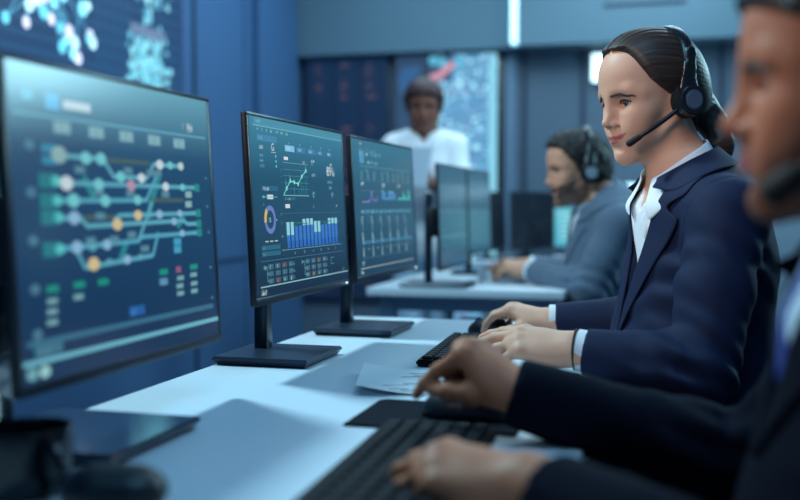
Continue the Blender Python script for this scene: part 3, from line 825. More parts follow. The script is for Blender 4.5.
def ui_dashboard(w, h):
    rg = random.Random(3); U = UI(w, h); U.grid(grad(col(66, 138, 166), col(33, 86, 114), col(20, 44, 70), .32))  # gradient paints the sheen on the upper screen as emitted colour
    U.lay(); U.rect(.04, .0, 1, .045, col(78, 150, 176)); U.rect(.03, .045, 1, .05, col(125, 190, 205))
    U.lay(); U.words(.06, .014, 9, .010, col(150, 190, 200), rg)
    for u in (.07, .11, .15, .19, .24, .29, .34): U.words(u, .058, 2 if u < .19 else 4, .011, col(150, 200, 210), rg)
    U.rect(.066, .095, .247, .130, col(70, 140, 178)); U.words(.075, .103, 6, .011, col(180, 220, 230), rg)
    U.words(.085, .155, 4, .014, WH, rg)
    U.text(.190, .178, 'G', .040, col(215, 235, 240)); U.rect(.19, .186, .235, .189, WH)
    for v in (.209, .238, .266): U.words(.082, v-.006, 6, .011, col(110, 165, 185), rg); U.rect(.226, v-.008, .236, v+.006, col(100, 215, 225))
    for i, u in enumerate((.326, .445, .568, .680, .792)):
        U.rect(u, .133, u+.097, .170, (col(130, 200, 240), col(62, 132, 178), col(62, 132, 172), col(54, 124, 165), col(50, 116, 158))[i]); U.words(u+.015, .143, 6, .012, col(225, 240, 245), rg); U.words(u+.035, .115, 3, .008, col(150, 195, 205), rg)
    U.rect(.309, .203, .351, .222, col(225, 235, 240)); U.words(.505, .218, 5, .009, WH, rg); U.rect(.297, .236, .56, .239, col(120, 180, 195))
    ax = col(84, 150, 166)
    for v in (.276, .313, .352, .390): U.rect(.297, v, .56, v+.003, ax)
    U.rect(.288, .429, .56, .434, col(130, 190, 200)); U.words(.30, .445, 14, .010, col(120, 175, 190), rg, gap=2)
    for v in (.28, .318, .356, .394): U.words(.275, v, 1, .008, col(130, 180, 190), rg)
    for u, b, t in [(.40, .429, .38), (.445, .429, .40), (.475, .429, .34), (.50, .429, .37), (.53, .429, .33), (.31, .39, .33), (.36, .36, .30)]: U.rect(u, t, u+.007, b, col(44, 128, 130))
    P = [(.290, .429), (.323, .390), (.363, .344), (.404, .351), (.445, .361), (.487, .314), (.536, .276)]
    U.lay(); U.line(P, .005, col(120, 225, 215))
    for u, v in P[1:]: U.rect(u-.006, v-.012, u+.006, v+.012, col(150, 240, 225)); U.words(u-.004, v-.032, 1, .009, col(170, 210, 215), rg)
    U.words(.602, .203, 7, .011, col(200, 225, 230), rg); U.words(.602, .225, 4, .009, col(100, 180, 185), rg)
    U.words(.60, .288, 6, .014, col(140, 185, 195), rg); U.words(.83, .213, 5, .010, col(190, 215, 220), rg)
    U.text(.782, .296, '891.', .058, col(225, 238, 240)); U.text(.865, .296, '6', .040, col(190, 215, 220))
    U.words(.786, .328, 8, .013, col(130, 175, 185), rg); U.words(.805, .366, 5, .013, col(130, 175, 185), rg)
    for u in (.60, .83): U.words(u, .405, 4, .011, col(150, 190, 200), rg); U.words(u, .425, 3, .011, col(150, 190, 200), rg)
    U.rect(.082, .380, .235, .408, col(48, 104, 140)); U.words(.095, .388, 9, .012, col(215, 235, 240), rg)
    U.rect(.084, .440, .225, .446, col(90, 160, 170)); U.rect(.130, .430, .185, .455, col(215, 230, 235)); U.rect(.090, .436, .105, .450, col(90, 200, 210))
    # ring gauge
    U.lay(); U.disc(.147, .571, .052, col(110, 130, 200), 40, r0=.034); U.lay(); U.arc(.147, .571, .054, .034, PI*.93, PI*1.28, col(225, 190, 110)); U.words(.135, .560, 2, .018, col(140, 200, 200), rg); U.words(.092, .478, 1, .01, WH, rg); U.words(.205, .568, 2, .008, WH, rg)
    for u in (.092, .135, .18): U.rect(u, .690, u+.028, .697, col(180, 205, 210))
    # bars
    for v in (.536, .592, .672): U.rect(.275, v, .94, v+.003, col(66, 110, 140))
    U.rect(.26, .750, .925, .754, col(120, 160, 180))
    U.rect(.30, .483, .345, .507, col(215, 228, 232)); U.words(.60, .49, 2, .010, WH, rg); U.words(.88, .487, 3, .010, col(200, 200, 190), rg)
    for k, v in enumerate((.54, .592, .67, .75)): U.words(.25, v-.006, 2, .010, col(130, 170, 185), rg)
    tops = [.590, .590, .615, .613, .574, .572, .572, .590, .590, .613, .610, .574, .574, .574]
    mid = [.667, .667, .615, .613, .612, .612, .612, .660, .660, .613, .610, .612, .610, .612]
    U.lay()
    for i in range(14):
        u = .300+i*.0425; bw = .030
        U.rect(u, mid[i], u+bw, .745, col(56, 122, 208)); U.rect(u, .70, u+bw, .745, col(40, 92, 176))
        if tops[i] < mid[i]: U.rect(u, tops[i], u+bw, mid[i], col(150, 218, 234))
    U.line([(.36, .606), (.44, .600), (.53, .604)], .006, col(30, 110, 90)); U.line([(.70, .604), (.79, .594)], .006, col(30, 110, 90))
    for u in (.37, .47, .57, .66, .75, .84): U.words(u, .768, 2, .010, col(130, 170, 185), rg)
    for v in (.728, .762): U.rect(.055, v-.013, .228, v+.013, col(46, 104, 130)); U.words(.065, v-.006, 5, .011, col(160, 205, 215), rg)
    U.rect(.045, .800, .95, .8035, col(80, 120, 145)); 
    og = col(92, 84, 84)
    for gx, u0 in ((.075, .128), (.45, .503)):
        U.line([(gx, .836), (gx+.02, .836), (gx+.02, .915), (gx+.04, .915)], .004, col(110, 160, 170)); U.line([(gx+.02, .876), (gx+.04, .876)], .004, col(110, 160, 170)); U.words(gx-.01, .825, 2, .016, col(140, 190, 195), rg)
        for r in range(3):
            for q in range(4):
                u = u0+q*.066; v = .836+r*.040
                hot = (r == 0 and q == 2) or (r == 2 and q == 1); b = og if hot else col(62, 108, 128)
                U.rect(u-.024, v-.014, u+.024, v+.014, b); U.words(u-.006, v-.008, 1, .016, col(190, 220, 225), rg)
            U.words(u0+3*.066+.03, .832+r*.04, 1, .010, col(140, 190, 195), rg)
    U.line([(.82, .835), (.78, .835), (.78, .875), (.82, .875)], .003, col(100, 150, 160)); U.words(.78, .91, 1, .01, DIM, rg)
    U.rect(.03, .940, 1, .947, col(150, 195, 205)); U.words(.035, .958, 5, .020, col(190, 215, 215), rg); U.words(.93, .915, 2, .012, col(150, 190, 195), rg)
    return U

def ui_tables(w, h):
    rg = random.Random(5); U = UI(w, h); U.grid(grad(col(62, 124, 150), col(42, 96, 122), col(24, 58, 84), .35))  # lighter upper part: screen sheen put into the colours
    U.lay(); U.words(.11, .022, 6, .010, col(220, 205, 150), rg)
    for k in range(7): U.words(.115+k*.036, .062, 1, .014, col(170, 205, 210), rg)
    U.rect(.10, .080, .165, .172, col(84, 158, 205)); U.words(.112, .095, 1, .016, col(190, 230, 245), rg)
    for u, v in ((.185, .09), (.33, .088), (.21, .152), (.33, .150)): U.words(u, v, 5, .014, col(175, 210, 215), rg)
    for u, v in ((.28, .085), (.40, .085), (.275, .147)): U.rect(u, v, u+.02, v+.024, col(84, 175, 210))
    for (a, b) in ((.10, .40), (.42, .67), (.69, .93)):
        U.rect(a, .188, b, .200, col(74, 140, 168)); U.words(a+.08, .215, 8, .008, col(130, 175, 180), rg)
        U.rect(a, .295, b, .298, col(70, 125, 150))
        for k in range(3):
            for r in range(4): U.words(a+.01+k*.095, .225+r*.017, 3, .013, col(120, 165, 172), rg)
        U.words(a+.005, .312, 5, .016, col(225, 238, 240), rg)
    U.words(.43, .345, 1, .022, col(150, 200, 205), rg)
    U.rect(.10, .374, .36, .377, col(120, 120, 175)); U.rect(.10, .462, .36, .464, col(70, 110, 140))
    P = [(.115, .462), (.15, .455), (.18, .462), (.21, .455), (.235, .44), (.248, .380), (.262, .385), (.275, .448), (.30, .442), (.335, .450), (.345, .41)]
    U.lay(); U.line(P, .006, col(140, 130, 215))
    pts = [.368, .372, .385, .43, .42, .372, .371, .374, .372, .380, .40]
    for i, t in enumerate(pts): U.rect(.415+i*.0218, t, .415+(i+1)*.0218, .44, col(72, 138, 190)); U.rect(.415+i*.0218, t, .415+(i+1)*.0218, t+.008, col(120, 190, 230))
    for a in ([.70, .435], [.73, .42], [.78, .43], [.80, .38], [.815, .40], [.85, .43], [.88, .40], [.90, .36], [.915, .42]): U.rect(a[0], a[1], a[0]+.014, .44, col(80, 200, 190))
    U.line([(.69, .436), (.75, .425), (.79, .437), (.80, .37), (.82, .43), (.87, .43), (.90, .35), (.92, .42)], .005, col(100, 215, 205))
    for i in range(6):
        u = .085+i*.142
        U.rect(u, .515, u+.130, .545, col(62, 126, 156)); U.words(u+.01, .524, 5, .011, col(180, 212, 220), rg); U.rect(u+.10, .524, u+.12, .534, col(120, 180, 200))
        for r in range(3): U.words(u, .562+r*.020, 4, .013, col(135, 178, 184), rg); U.words(u+.095, .556+r*.02, 2, .011, col(100, 150, 165), rg)
        for r in range(2): U.words(u+.012, .625+r*.022, 2, .013, col(120, 170, 180), rg)
        for r in range(4): U.words(u+.002, .680+r*.020, 3+(r % 3), .013, col(150, 192, 195), rg)
        U.rect(u, .745, u+.130, .772, col(56, 118, 150)); U.words(u+.01, .752, 4, .011, col(180, 212, 220), rg)
        for r in range(4): U.words(u+.006, .790+r*.019, 3, .013, col(160, 195, 195), rg)
        U.words(u+.08, .800, 4, .010, col(135, 180, 185), rg)
    U.rect(.07, .872, .93, .876, col(70, 110, 135)); U.words(.07, .893, 6, .013, col(140, 180, 190), rg); U.words(.07, .913, 5, .011, col(110, 155, 165), rg)
    U.rect(.045, .944, .93, .950, col(180, 195, 185)); U.words(.05, .958, 4, .018, col(190, 212, 212), rg)
    return U

def ui_plain(w, h, c1, c2, rows, seed):
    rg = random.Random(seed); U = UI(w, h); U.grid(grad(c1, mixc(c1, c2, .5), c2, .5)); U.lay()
    for v in rows: U.rect(.04, v, .96, v+.012, mixc(c1, col(150, 200, 215), .25)); 
    for k in range(14): U.words(rg.uniform(.05, .7), rg.uniform(.1, .9), 6, .02, mixc(c1, col(150, 200, 215), .3), rg)
    return U

DZ = .744
WHITE_TOP = mat('white_desk_laminate', srgb(214, 224, 232), rough=.38, spec=.4, noise=.02, nscale=8)
M_STEEL = mat('desk_white_steel', srgb(150, 172, 190), rough=.4, metal=.2)

def desk(label, x0, x1, y0, y1, z=DZ, t=.028):
    r = empty('desk', label, 'desk', ((x0+x1)/2, (y0+y1)/2, 0), group='white office desks'); cx, cy = (x0+x1)/2, (y0+y1)/2; hx, hy = (x1-x0)/2, (y1-y0)/2
    MB().box((-hx, -hy, z-t), (hx, hy, z), .003).build('tabletop', WHITE_TOP, r, angle=.6)
    for sx in (-1, 1):
        for sy in (-1, 1):
            MB().box((sx*(hx-.06)-.025, sy*(hy-.08)-.025, 0), (sx*(hx-.06)+.025, sy*(hy-.08)+.025, z-t), .003).build('leg', M_STEEL, r, angle=.6)
    for sy in (-1, 1): MB().box((-hx+.085, sy*(hy-.08)-.02, z-t-.055), (hx-.085, sy*(hy-.08)+.02, z-t-.003), .002).build('end_rail', M_STEEL, r, angle=.6)
    MB().box((-hx+.04, -hy+.105, z-t-.055), (-hx+.08, hy-.105, z-t-.003), .002).build('side_rail', M_STEEL, r, angle=.6)
    return r
desk('long white desk in the foreground carrying three lit monitors', -.80, -.104, .30, 2.44)
desk('white desk behind the row of lit monitors, where the bearded man works', -1.04, -.36, 3.305, 4.40)
desk('white desk furthest back, behind the bearded man, with two dark screens', -1.00, -.10, 4.98, 5.70)

w1, h1 = 1.383-.89, math.hypot(.365, .019)
sz = lambda a, b, h, s=.007, bt=.013, tp_=.006: (b-a-2*s, h-bt-tp_)
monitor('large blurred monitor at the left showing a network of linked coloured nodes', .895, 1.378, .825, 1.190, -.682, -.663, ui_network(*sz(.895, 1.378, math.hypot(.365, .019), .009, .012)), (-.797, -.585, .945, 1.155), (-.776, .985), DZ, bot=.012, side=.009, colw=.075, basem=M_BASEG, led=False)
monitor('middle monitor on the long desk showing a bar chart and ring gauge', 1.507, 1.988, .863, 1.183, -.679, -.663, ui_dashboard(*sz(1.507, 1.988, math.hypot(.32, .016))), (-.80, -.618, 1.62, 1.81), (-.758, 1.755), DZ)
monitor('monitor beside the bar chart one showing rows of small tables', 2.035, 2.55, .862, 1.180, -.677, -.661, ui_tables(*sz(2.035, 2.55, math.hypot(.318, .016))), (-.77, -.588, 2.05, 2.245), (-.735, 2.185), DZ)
P1 = (col(58, 100, 122), col(40, 76, 98))
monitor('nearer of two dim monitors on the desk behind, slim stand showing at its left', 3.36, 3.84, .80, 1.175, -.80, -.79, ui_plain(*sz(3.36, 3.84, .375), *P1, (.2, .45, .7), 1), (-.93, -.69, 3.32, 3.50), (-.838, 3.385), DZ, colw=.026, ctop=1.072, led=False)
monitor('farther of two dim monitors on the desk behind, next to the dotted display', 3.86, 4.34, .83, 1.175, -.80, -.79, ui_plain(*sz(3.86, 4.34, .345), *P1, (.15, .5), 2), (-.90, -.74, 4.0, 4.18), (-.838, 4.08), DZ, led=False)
P2 = (col(16, 30, 50), col(10, 20, 36))
def turned(m, rz): m.rotation_euler.z = math.radians(rz); return m
def far_monitor(label, x, y, w, rz, ui, zb=.79, zt=1.10, scr=None):
    return turned(monitor(label, y-w/2, y+w/2, zb, zt, x-.004, x+.004, ui, (x-.10, x+.06, y-.09, y+.09), (x-.05, y), DZ, led=False, scr=scr), rz)
sy = lambda w, h=.31: (w-.014, math.hypot(h, .008)-.019)
far_monitor('left one of two unlit dark screens on the furthest desk', -.925, 5.22, .42, -4, ui_plain(*sy(.42), *P2, (), 4), scr=M_SCREEN_OFF)
far_monitor('right one of two unlit dark screens on the furthest desk', -.735, 5.36, .44, -26, ui_plain(*sy(.44), *P2, (), 5), scr=M_SCREEN_OFF)
U = UI(*sy(.34, .22)); U.grid(lambda u, v: mixc(col(120, 215, 235), col(90, 190, 215), v)); U.lay()
for k in range(6): U.rect(.1, .12+k*.13, .75-.08*(k % 3), .17+k*.13, col(170, 235, 245))
far_monitor('small bright cyan screen on the furthest desk behind the chest of the bearded man', -.455, 5.34, .34, -72, U, zb=.80, zt=1.02)
# ------------------------------------------------------------------ desk things
M_KEY = mat('key_black_plastic', srgb(11, 15, 24), rough=.6, spec=.15); M_KBD = mat('keyboard_black_plastic', srgb(8, 10, 15), rough=.7, spec=.15)
def keyboard(label, cx, cy, rz, wx, ly, z=DZ, rows=6, cols=16):
    r = empty('keyboard', label, 'keyboard', (cx, cy, z), rz, group='computer keyboards')
    m = MB(); m.prism([(-wx/2, -ly/2), (wx/2, -ly/2), (wx/2, ly/2), (-wx/2, ly/2)], .002, .013, bev=.003); m.build('body', M_KBD, r, angle=.6)
    m = MB(); kx = (wx-.016)/rows; ky = (ly-.016)/cols
    for i in range(rows):
        j = 0
        while j < cols:
            n = 5 if (i == rows-1 and j == 4) else 1
            x0 = -wx/2+.008+i*kx; y0 = -ly/2+.008+j*ky
            m.box((x0+.0013, y0+.0013, .012), (x0+kx-.0013, y0+ky*n-.0013, .019), .0022, 1)
            j += n
    m.build('keys', M_KEY, r, angle=.6)
    for sx in (-1, 1):
        for sy in (-1, 1): MB().cyl((sx*(wx/2-.015), sy*(ly/2-.03), .0002), (sx*(wx/2-.015), sy*(ly/2-.03), .003), .006).build('rubber_foot', M_BLACKP, r)
    return r
keyboard('black keyboard under the left hand of the man in the foreground', -.275, .985, math.radians(2), .145, .44)
keyboard('black keyboard under the left hand of the smiling woman', -.385, 1.880, math.radians(3), .135, .36, cols=14)

def mouse(label, loc, rz, m, wheel, L=.115, W_=.064, H=.038, group='computer mice'):
    r = empty('mouse', label, 'mouse', loc, rz, group)
    S = Sdf(); S.ell((0, 0, .004), (L/2, W_/2, H-.004), k=0); S.ell((.012, 0, .006), (L*.38, W_*.48, H-.006), k=.01)
    S.fun(lambda P: .0005-P[:, 2], (0, 0, 0), .2, .002, 'i')
    S.post = lambda P, d: d+.0012*np.exp(-(P[:, 1]/.0012)**2)*(P[:, 0] < -.008)+.0012*np.exp(-((P[:, 0]+.008)/.0012)**2)*(P[:, 2] > .012)
    V, F = S.mesh('m', .0025); V = relax(V, F, 1, .4); link('shell', np_mesh('shell', V, F), m, r)
    MB().cyl((-.030, -.004, .0285), (-.030, .004, .0285), .009, seg=24, bev=.001).build('scroll_wheel', wheel, r, angle=.6)
    return r
M_MBL = mat('mouse_black_plastic', srgb(20, 26, 38), rough=.3); M_WHEEL = mat('mouse_wheel_rubber', srgb(40, 60, 90), rough=.5)
M_MWH = mat('mouse_white_plastic', srgb(215, 225, 232), rough=.3)
PADZ = DZ+.004
mouse('black mouse on the dark mouse mat below the raised hand of the foreground man', (-.268, 1.30, PADZ), .05, M_MBL, M_WHEEL, L=.125, W_=.070, H=.042)
mouse('black mouse under the right hand of the smiling woman', (-.392, 2.165, DZ+.0005), -.25, M_MBL, M_WHEEL)
mouse('white mouse under the hand of the bearded man', (-.585, 3.66, DZ+.0005), .2, M_MWH, M_WHEEL, group=None)

M_MAT = mat('mouse_mat_cloth', srgb(14, 19, 31), rough=.85, spec=.1, bump=.1, bscale=800)
rr = empty('mouse_mat', 'dark mouse mat lying between the paper sheets and the foreground keyboard', 'mouse mat', (-.30, 1.305, DZ))
MB().prism([(-.115, -.090), (.11, -.090), (.11, .085), (-.105, .085), (-.115, .075)], .0004, .0036, bev=.001).build('cloth_top', M_MAT, rr)

M_PAPER = mat('paper', srgb(206, 216, 222), rough=.7); M_INK = mat('printed_ink', srgb(70, 86, 104), rough=.7); M_INKO = mat('printed_orange_ink', srgb(170, 120, 96), rough=.7)
def paper(label, x, y, rz, z, seed, lift):
    r = empty('paper', label, 'paper', (x, y, z), rz, group='sheets of paper on the long desk')
    rg = random.Random(seed); n = 14
    hgt = lambda u, v: lift*max(0, (.35-u))**1.6*2.2
    V = [((i/n-.5)*.297, (j/n-.5)*.21, hgt(i/n, j/n)) for j in range(n+1) for i in range(n+1)]
    F = np.array([[j*(n+1)+i, j*(n+1)+i+1, (j+1)*(n+1)+i+1, (j+1)*(n+1)+i] for j in range(n) for i in range(n)])
    b = bmesh.new(); b.from_mesh(np_mesh('sheet', np.array(V), F)); m = MB(); m.bm = b
    for k in range(9):
        y0 = -.09+k*.020
        for q in range(rg.randint(2, 4)):
            u = rg.uniform(.1, .85); ww = rg.uniform(.02, .05); zz = hgt(u, 0)+.0004
            m.box(((u-.5)*.297, y0, zz), ((u-.5)*.297+ww, y0+.0035, zz+.0001), mi=1)
    m.box((-.02, -.092, .0004), (.03, -.078, .0005), mi=2)
    o = m.build('sheet', [M_PAPER, M_INK, M_INKO], r)
paper('white printed sheet under the other one, its near edge showing beside the mouse mat', -.330, 1.548, math.radians(9), DZ+.0006, 1, .004)
paper('white printed sheet on top, curling at its left edge by the middle monitor base', -.345, 1.556, math.radians(14), DZ+.0020, 2, .035)

cs = empty('headset_case', 'small rounded black case beside the black mug at the bottom left', 'case', (-.492, .795, DZ))
S = Sdf(); S.econe((-.014, 0, .026), (.014, .008, .026), .036, .034, .68, (0, 0, 1), k=0); S.fun(lambda P: .0006-P[:, 2], (0, 0, 0), .3, .004, 'i')
V, F = S.mesh('c', .004); link('shell', np_mesh('shell', relax(V, F, 1), F), M_BLACKP, cs)
MB().tube([Vector((.0495*math.cos(a), .0355*math.sin(a)+.004, .026)) for a in np.linspace(PI*.75, PI*2.25, 30)], .0016, seg=6).build('zip', M_BEZEL, cs, smooth=True)
def mug(label, name, cat, loc, rz, R, H, m, hang=0):
    cp = empty(name, label, cat, loc, rz)
    b = bmesh.new(); prof = [(R*.86, .0005), (R*.95, .004), (R, .012), (R, H-.004), (R*.985, H), (R*.93, H), (R*.91, H-.006), (R*.90, .010), (R*.8, .006)]
    rings = [[b.verts.new((r*math.cos(2*PI*k/36), r*math.sin(2*PI*k/36), z)) for k in range(36)] for r, z in prof]
    for i in range(len(rings)-1):
        for k in range(36): b.faces.new((rings[i][k], rings[i][(k+1) % 36], rings[i+1][(k+1) % 36], rings[i+1][k]))
    b.faces.new(rings[0][::-1]); b.faces.new(rings[-1])
    q = MB(); q._merge(b, None, 0); q.build('bowl', m, cp, angle=.8)
    MB().tube(bez([(R*.97, 0, H*.80), (R*1.35, 0, H*.82), (R*1.62, 0, H*.55), (R*1.35, 0, H*.26), (R*.97, 0, H*.20)], 8), R*.13, seg=12).build('handle', m, cp, smooth=True)
mug('black mug standing at the bottom left corner in front of the large blurred monitor', 'mug', 'mug', (-.625, .850, DZ), -.5, .047, .066, mat('black_ceramic', srgb(14, 17, 26), rough=.18))
fo = empty('box_file', 'blue document box lying on the second desk beyond the hands of the bearded man', 'box', (-.59, 4.08, DZ))
MB().box((-.13, -.11, .0005), (.13, .11, .045), .004).build('carton', mat('blue_card', srgb(62, 128, 200), rough=.6), fo, angle=.6)
MB().box((-.135, -.115, .040), (.135, .115, .052), .003).build('lid', mat('blue_card_lid', srgb(76, 146, 216), rough=.6), fo, angle=.6)
mug('small white cup on the second desk near the hand of the bearded man', 'cup', 'cup', (-.70, 3.70, DZ), 2.2, .024, .042, mat('white_ceramic', srgb(225, 230, 235), rough=.2))

# ------------------------------------------------------------------ chairs
M_CHAIR = mat('chair_black_fabric', srgb(20, 23, 32), rough=.85, bump=.15, bscale=500)
def chair(label, x, y, rz, hz=.485, back=.92):
    r = empty('office_chair', label, 'chair', (x, y, 0), rz, group='office chairs')
    MB().box((-.24, -.24, hz-.075), (.22, .24, hz-.005), .03, 4).build('seat', M_CHAIR, r, angle=.8)
    n = 16; rows = []
    b = bmesh.new(); vs = {}
    m = MB(); m.box((.0, -.22, 0), (.045, .22, back-.60), .02, 4, M=Matrix.Translation((.235, 0, .60)) @ Matrix.Rotation(.16, 4, 'Y')); m.build('backrest', M_CHAIR, r, angle=.8)
    MB().tube(bez([(.12, 0, hz-.07), (.25, 0, hz-.05), (.285, 0, hz+.08), (.29, 0, .70)], 6), .014, seg=10).build('back_bracket', M_BLACKP, r, smooth=True)
    MB().cyl((0, 0, .12), (0, 0, hz-.07), .028, seg=24).build('column', M_BASE, r, angle=.6)
    hub = MB(); hub.cyl((0, 0, .075), (0, 0, .125), .04, seg=24); hub.build('hub', M_BLACKP, r, angle=.6)
    for k in range(5):
        a = 2*PI*k/5+.3; c_, s_ = math.cos(a), math.sin(a)
        lg = MB().tube([(.03*c_, .03*s_, .10), (.16*c_, .16*s_, .088), (.29*c_, .29*s_, .07)], [.022, .018, .014], seg=10).build('leg', M_BLACKP, r, smooth=True)
        MB().cyl((.29*c_-.012*s_, .29*s_+.012*c_, .026), (.29*c_+.012*s_, .29*s_-.012*c_, .026), .0255, seg=20).build('caster', M_BLACKP, lg, angle=.6)
    return r
chair('black office chair of the smiling woman in the navy blazer', .12, 1.86, math.radians(12))
chair('black office chair of the man in the right foreground', .29, .92, math.radians(0))
chair('black office chair of the bearded man at the second desk', -.15, 3.63, math.radians(12))

# ------------------------------------------------------------------ the room
XL, XR, YF, YB, ZC = -2.55, 2.6, -1.4, 6.6, 2.9
def setting(name, lo, hi, m): return tag(MB().box(lo, hi).build(name, m), kind='structure')
M_FLOOR = mat('carpet_blue_grey', srgb(58, 72, 92), rough=.95, noise=.2, nscale=60, bump=.2, bscale=300)
M_WALLL = mat('navy_wall_paint', srgb(60, 96, 136), rough=.7, noise=.03, nscale=3)
M_WALLB = mat('grey_blue_wall_panel', srgb(84, 102, 120), rough=.6, noise=.03, nscale=3)
M_WALLR = mat('pale_wall_paint', srgb(120, 142, 165), rough=.8)
M_BULK = mat('bulkhead_paint', srgb(94, 122, 138), rough=.8, noise=.02, nscale=4)
M_TRIM = mat('dark_trim', srgb(38, 54, 78), rough=.5); M_TRIML = mat('light_trim', srgb(110, 134, 158), rough=.45, metal=.3)
setting('floor', (XL, YF, -.05), (XR, YB, 0), M_FLOOR); setting('ceiling', (XL, YF, ZC), (XR, YB, ZC+.05), mat('ceiling_paint', srgb(90, 110, 135), rough=.9))
setting('wall_left', (XL-.05, YF, 0), (XL, YB, ZC), M_WALLL); setting('wall_back', (XL, YB, 0), (XR, YB+.05, ZC), M_WALLB); setting('wall_right', (XR, YF, 0), (XR+.05, YB, ZC), M_WALLR); setting('wall_front', (XL, YF-.05, 0), (XR, YF, ZC), M_WALLR)
# bulkhead over the back wall: a recessed left half and a right half that stands forward
ZB = 2.045; XE = -.99
tag(MB().box((XL, 6.45, ZB), (XE, YB, ZC)).build('trim_1', M_BULK), kind='structure')
tag(MB().box((XE, 6.36, ZB-.005), (XR, YB, ZC)).build('trim_2', M_BULK), kind='structure')
sl = tag(MB().box((-.46, 6.352, 2.255), (.03, 6.362, 2.275)).build('trim_3', M_TRIM), kind='structure')
for i, (y, wdt) in enumerate(((4.98, .012), (5.65, .02))): tag(MB().box((XL, y-wdt, 0), (XL+.012, y+wdt, ZC)).build('trim_%d' % (4+i), M_TRIM if i == 0 else M_WALLL), kind='structure')
tag(MB().box((XL, 2.0, .70), (XL+.010, YB, .715)).build('trim_6', M_TRIM), kind='structure')
tag(MB().box((XL, 5.75, .715), (XL+.05, YB-.2, ZC)).build('trim_7', M_WALLL), kind='structure')
for i, (x, wdt, mm) in enumerate(((-1.075, .035, M_TRIML), (-.98, .012, M_TRIM), (-.60, .012, M_TRIM), (.25, .012, M_TRIM), (1.1, .012, M_TRIM))):
    tag(MB().box((x-wdt, YB-.02, 0), (x+wdt, YB, ZB)).build('trim_%d' % (8+i), mm), kind='structure')
tag(MB().box((XL, YB-.015, 0), (XR, YB, .10)).build('baseboard_back', M_TRIM), kind='structure'); tag(MB().box((XL, YF, 0), (XL+.015, YB, .10)).build('baseboard_left', M_TRIM), kind='structure')

# lamps: the upright light strip on the bulkhead's step and a small wall lamp
def lamp_mat(n, c, s): return mat(n, (1, 1, 1, 1), emit=c, estr=s)
ls = empty('light_strip', 'upright glowing light strip on the bulkhead above the dotted display', 'lamp', (XE-.02, 6.44, ZB))
MB().box((-.032, -.075, .01), (.018, .008, ZC-ZB-.01), .004).build('diffuser', lamp_mat('strip_glow', srgb(140, 208, 232), 1.7), ls)
MB().box((.016, -.078, .005), (.02, .01, ZC-ZB-.005)).build('channel', M_SILVER, ls)
wl = empty('wall_lamp', 'small bright wall lamp just under the bulkhead behind the smiling woman', 'lamp', (-.495, YB-.021, 1.91))
MB().box((-.050, -.05, -.09), (.045, .0, .085), .01, 3).build('diffuser', lamp_mat('wall_lamp_glow', srgb(200, 240, 250), 2.2), wl)
MB().box((-.055, -.012, -.095), (.050, .02, .09), .004).build('back_plate', M_SILVER, wl)

# low cabinet along the back wall
cb = empty('low_cabinet', 'long pale low cabinet along the back wall behind the bearded man', 'cabinet', (.75, 6.30, 0))
MB().box((-1.15, -.2, .0), (1.35, .25, 1.08), .004).build('carcass', mat('cabinet_pale_laminate', srgb(112, 130, 146), rough=.5), cb, angle=.6)
MB().box((-1.17, -.23, 1.08), (1.37, .26, 1.11), .004).build('worktop', WHITE_TOP, cb, angle=.6)
for k in range(4):
    d = MB().box((-1.145+k*.625, -.218, .08), (-.535+k*.625, -.2005, 1.07), .003).build('door', bpy.data.materials['cabinet_pale_laminate'], cb, angle=.6)
    MB().box((-.60+k*.625, -.235, .55), (-.585+k*.625, -.217, .75), .003).build('handle', M_SILVER, d, angle=.6)

cl = empty('worktop_glow', 'short added glow bar for the bright worktop edge at the left of the low cabinet', 'lamp', (-.25, 6.34, 1.11))  # added glow, stands in for the bright edge of the worktop
MB().box((-.17, -.02, .012), (.19, .02, .052), .006, 3).build('diffuser', lamp_mat('bar_glow', srgb(165, 222, 238), 1.3), cl)
MB().box((-.18, -.03, .0005), (.20, .03, .014), .003).build('base', M_SILVER, cl)

# big wall displays
M_WALLSCR = glow_mat('wall_display', 1.0, rough=.35)
def wall_display(label, loc, rz, w, h, ui, name='wall_display', frame_=.02, fm=None):
    r = empty(name, label, 'display', loc, rz, group='wall displays')
    MB().box((-frame_, -.0395, -frame_), (w+frame_, -.002, h+frame_), .006).build('frame', fm or M_BLACKP, r, angle=.6)
    ui.build('screen', M_WALLSCR, r, Matrix(((1, 0, 0, 0), (0, 0, -1, -.0402), (0, 1, 0, 0), (0, 0, 0, 1))))
    return r
# left wall: map of glowing points (u runs along +Y; facing +X)
DW, DH, DY, DZ0 = 2.05, 1.55, 2.55, 1.22            # laid out in these wall metres
U = UI(2.13, 1.61); rg = random.Random(11)
U.grid(lambda u, v: mixc(col(20, 52, 96), col(26, 66, 112), v)); U.lay()
for k in range(26): U.rect(.0, k/26, .985, k/26+.012, col(34, 78, 122))
U.lay(); px = lambda Y, Z: ((Y-DY)/DW, 1-(Z-DZ0)/DH)
for k in range(5): U.rect(.62+k*.03, 0, .632+k*.03, 1, col(30, 76, 124))
U.lay()
def cloud(Y0, Y1, Z0, Z1, n, c0, c1, r0, r1):
    for _ in range(n):
        a, b_ = rg.gauss(.5, .24), rg.gauss(.5, .24)
        if not (0 < a < 1 and 0 < b_ < 1): continue
        u, v = px(Y0+(Y1-Y0)*a, Z0+(Z1-Z0)*b_); U.disc(u, v, rg.uniform(r0, r1)/DW, mixc(c0, c1, rg.random()), 10)
cloud(4.08, 4.49, 1.86, 2.50, 190, col(70, 165, 205), col(150, 225, 240, 1.3), .010, .022)
cloud(4.06, 4.49, 1.50, 1.86, 170, col(70, 175, 210), col(150, 230, 245, 1.3), .010, .022)
u0, v0 = px(4.10, 1.865); u1, v1 = px(4.42, 1.815); U.lay(); U.rect(u0, v0, u1, v1, col(110, 136, 172)); U.lay()
hub = []
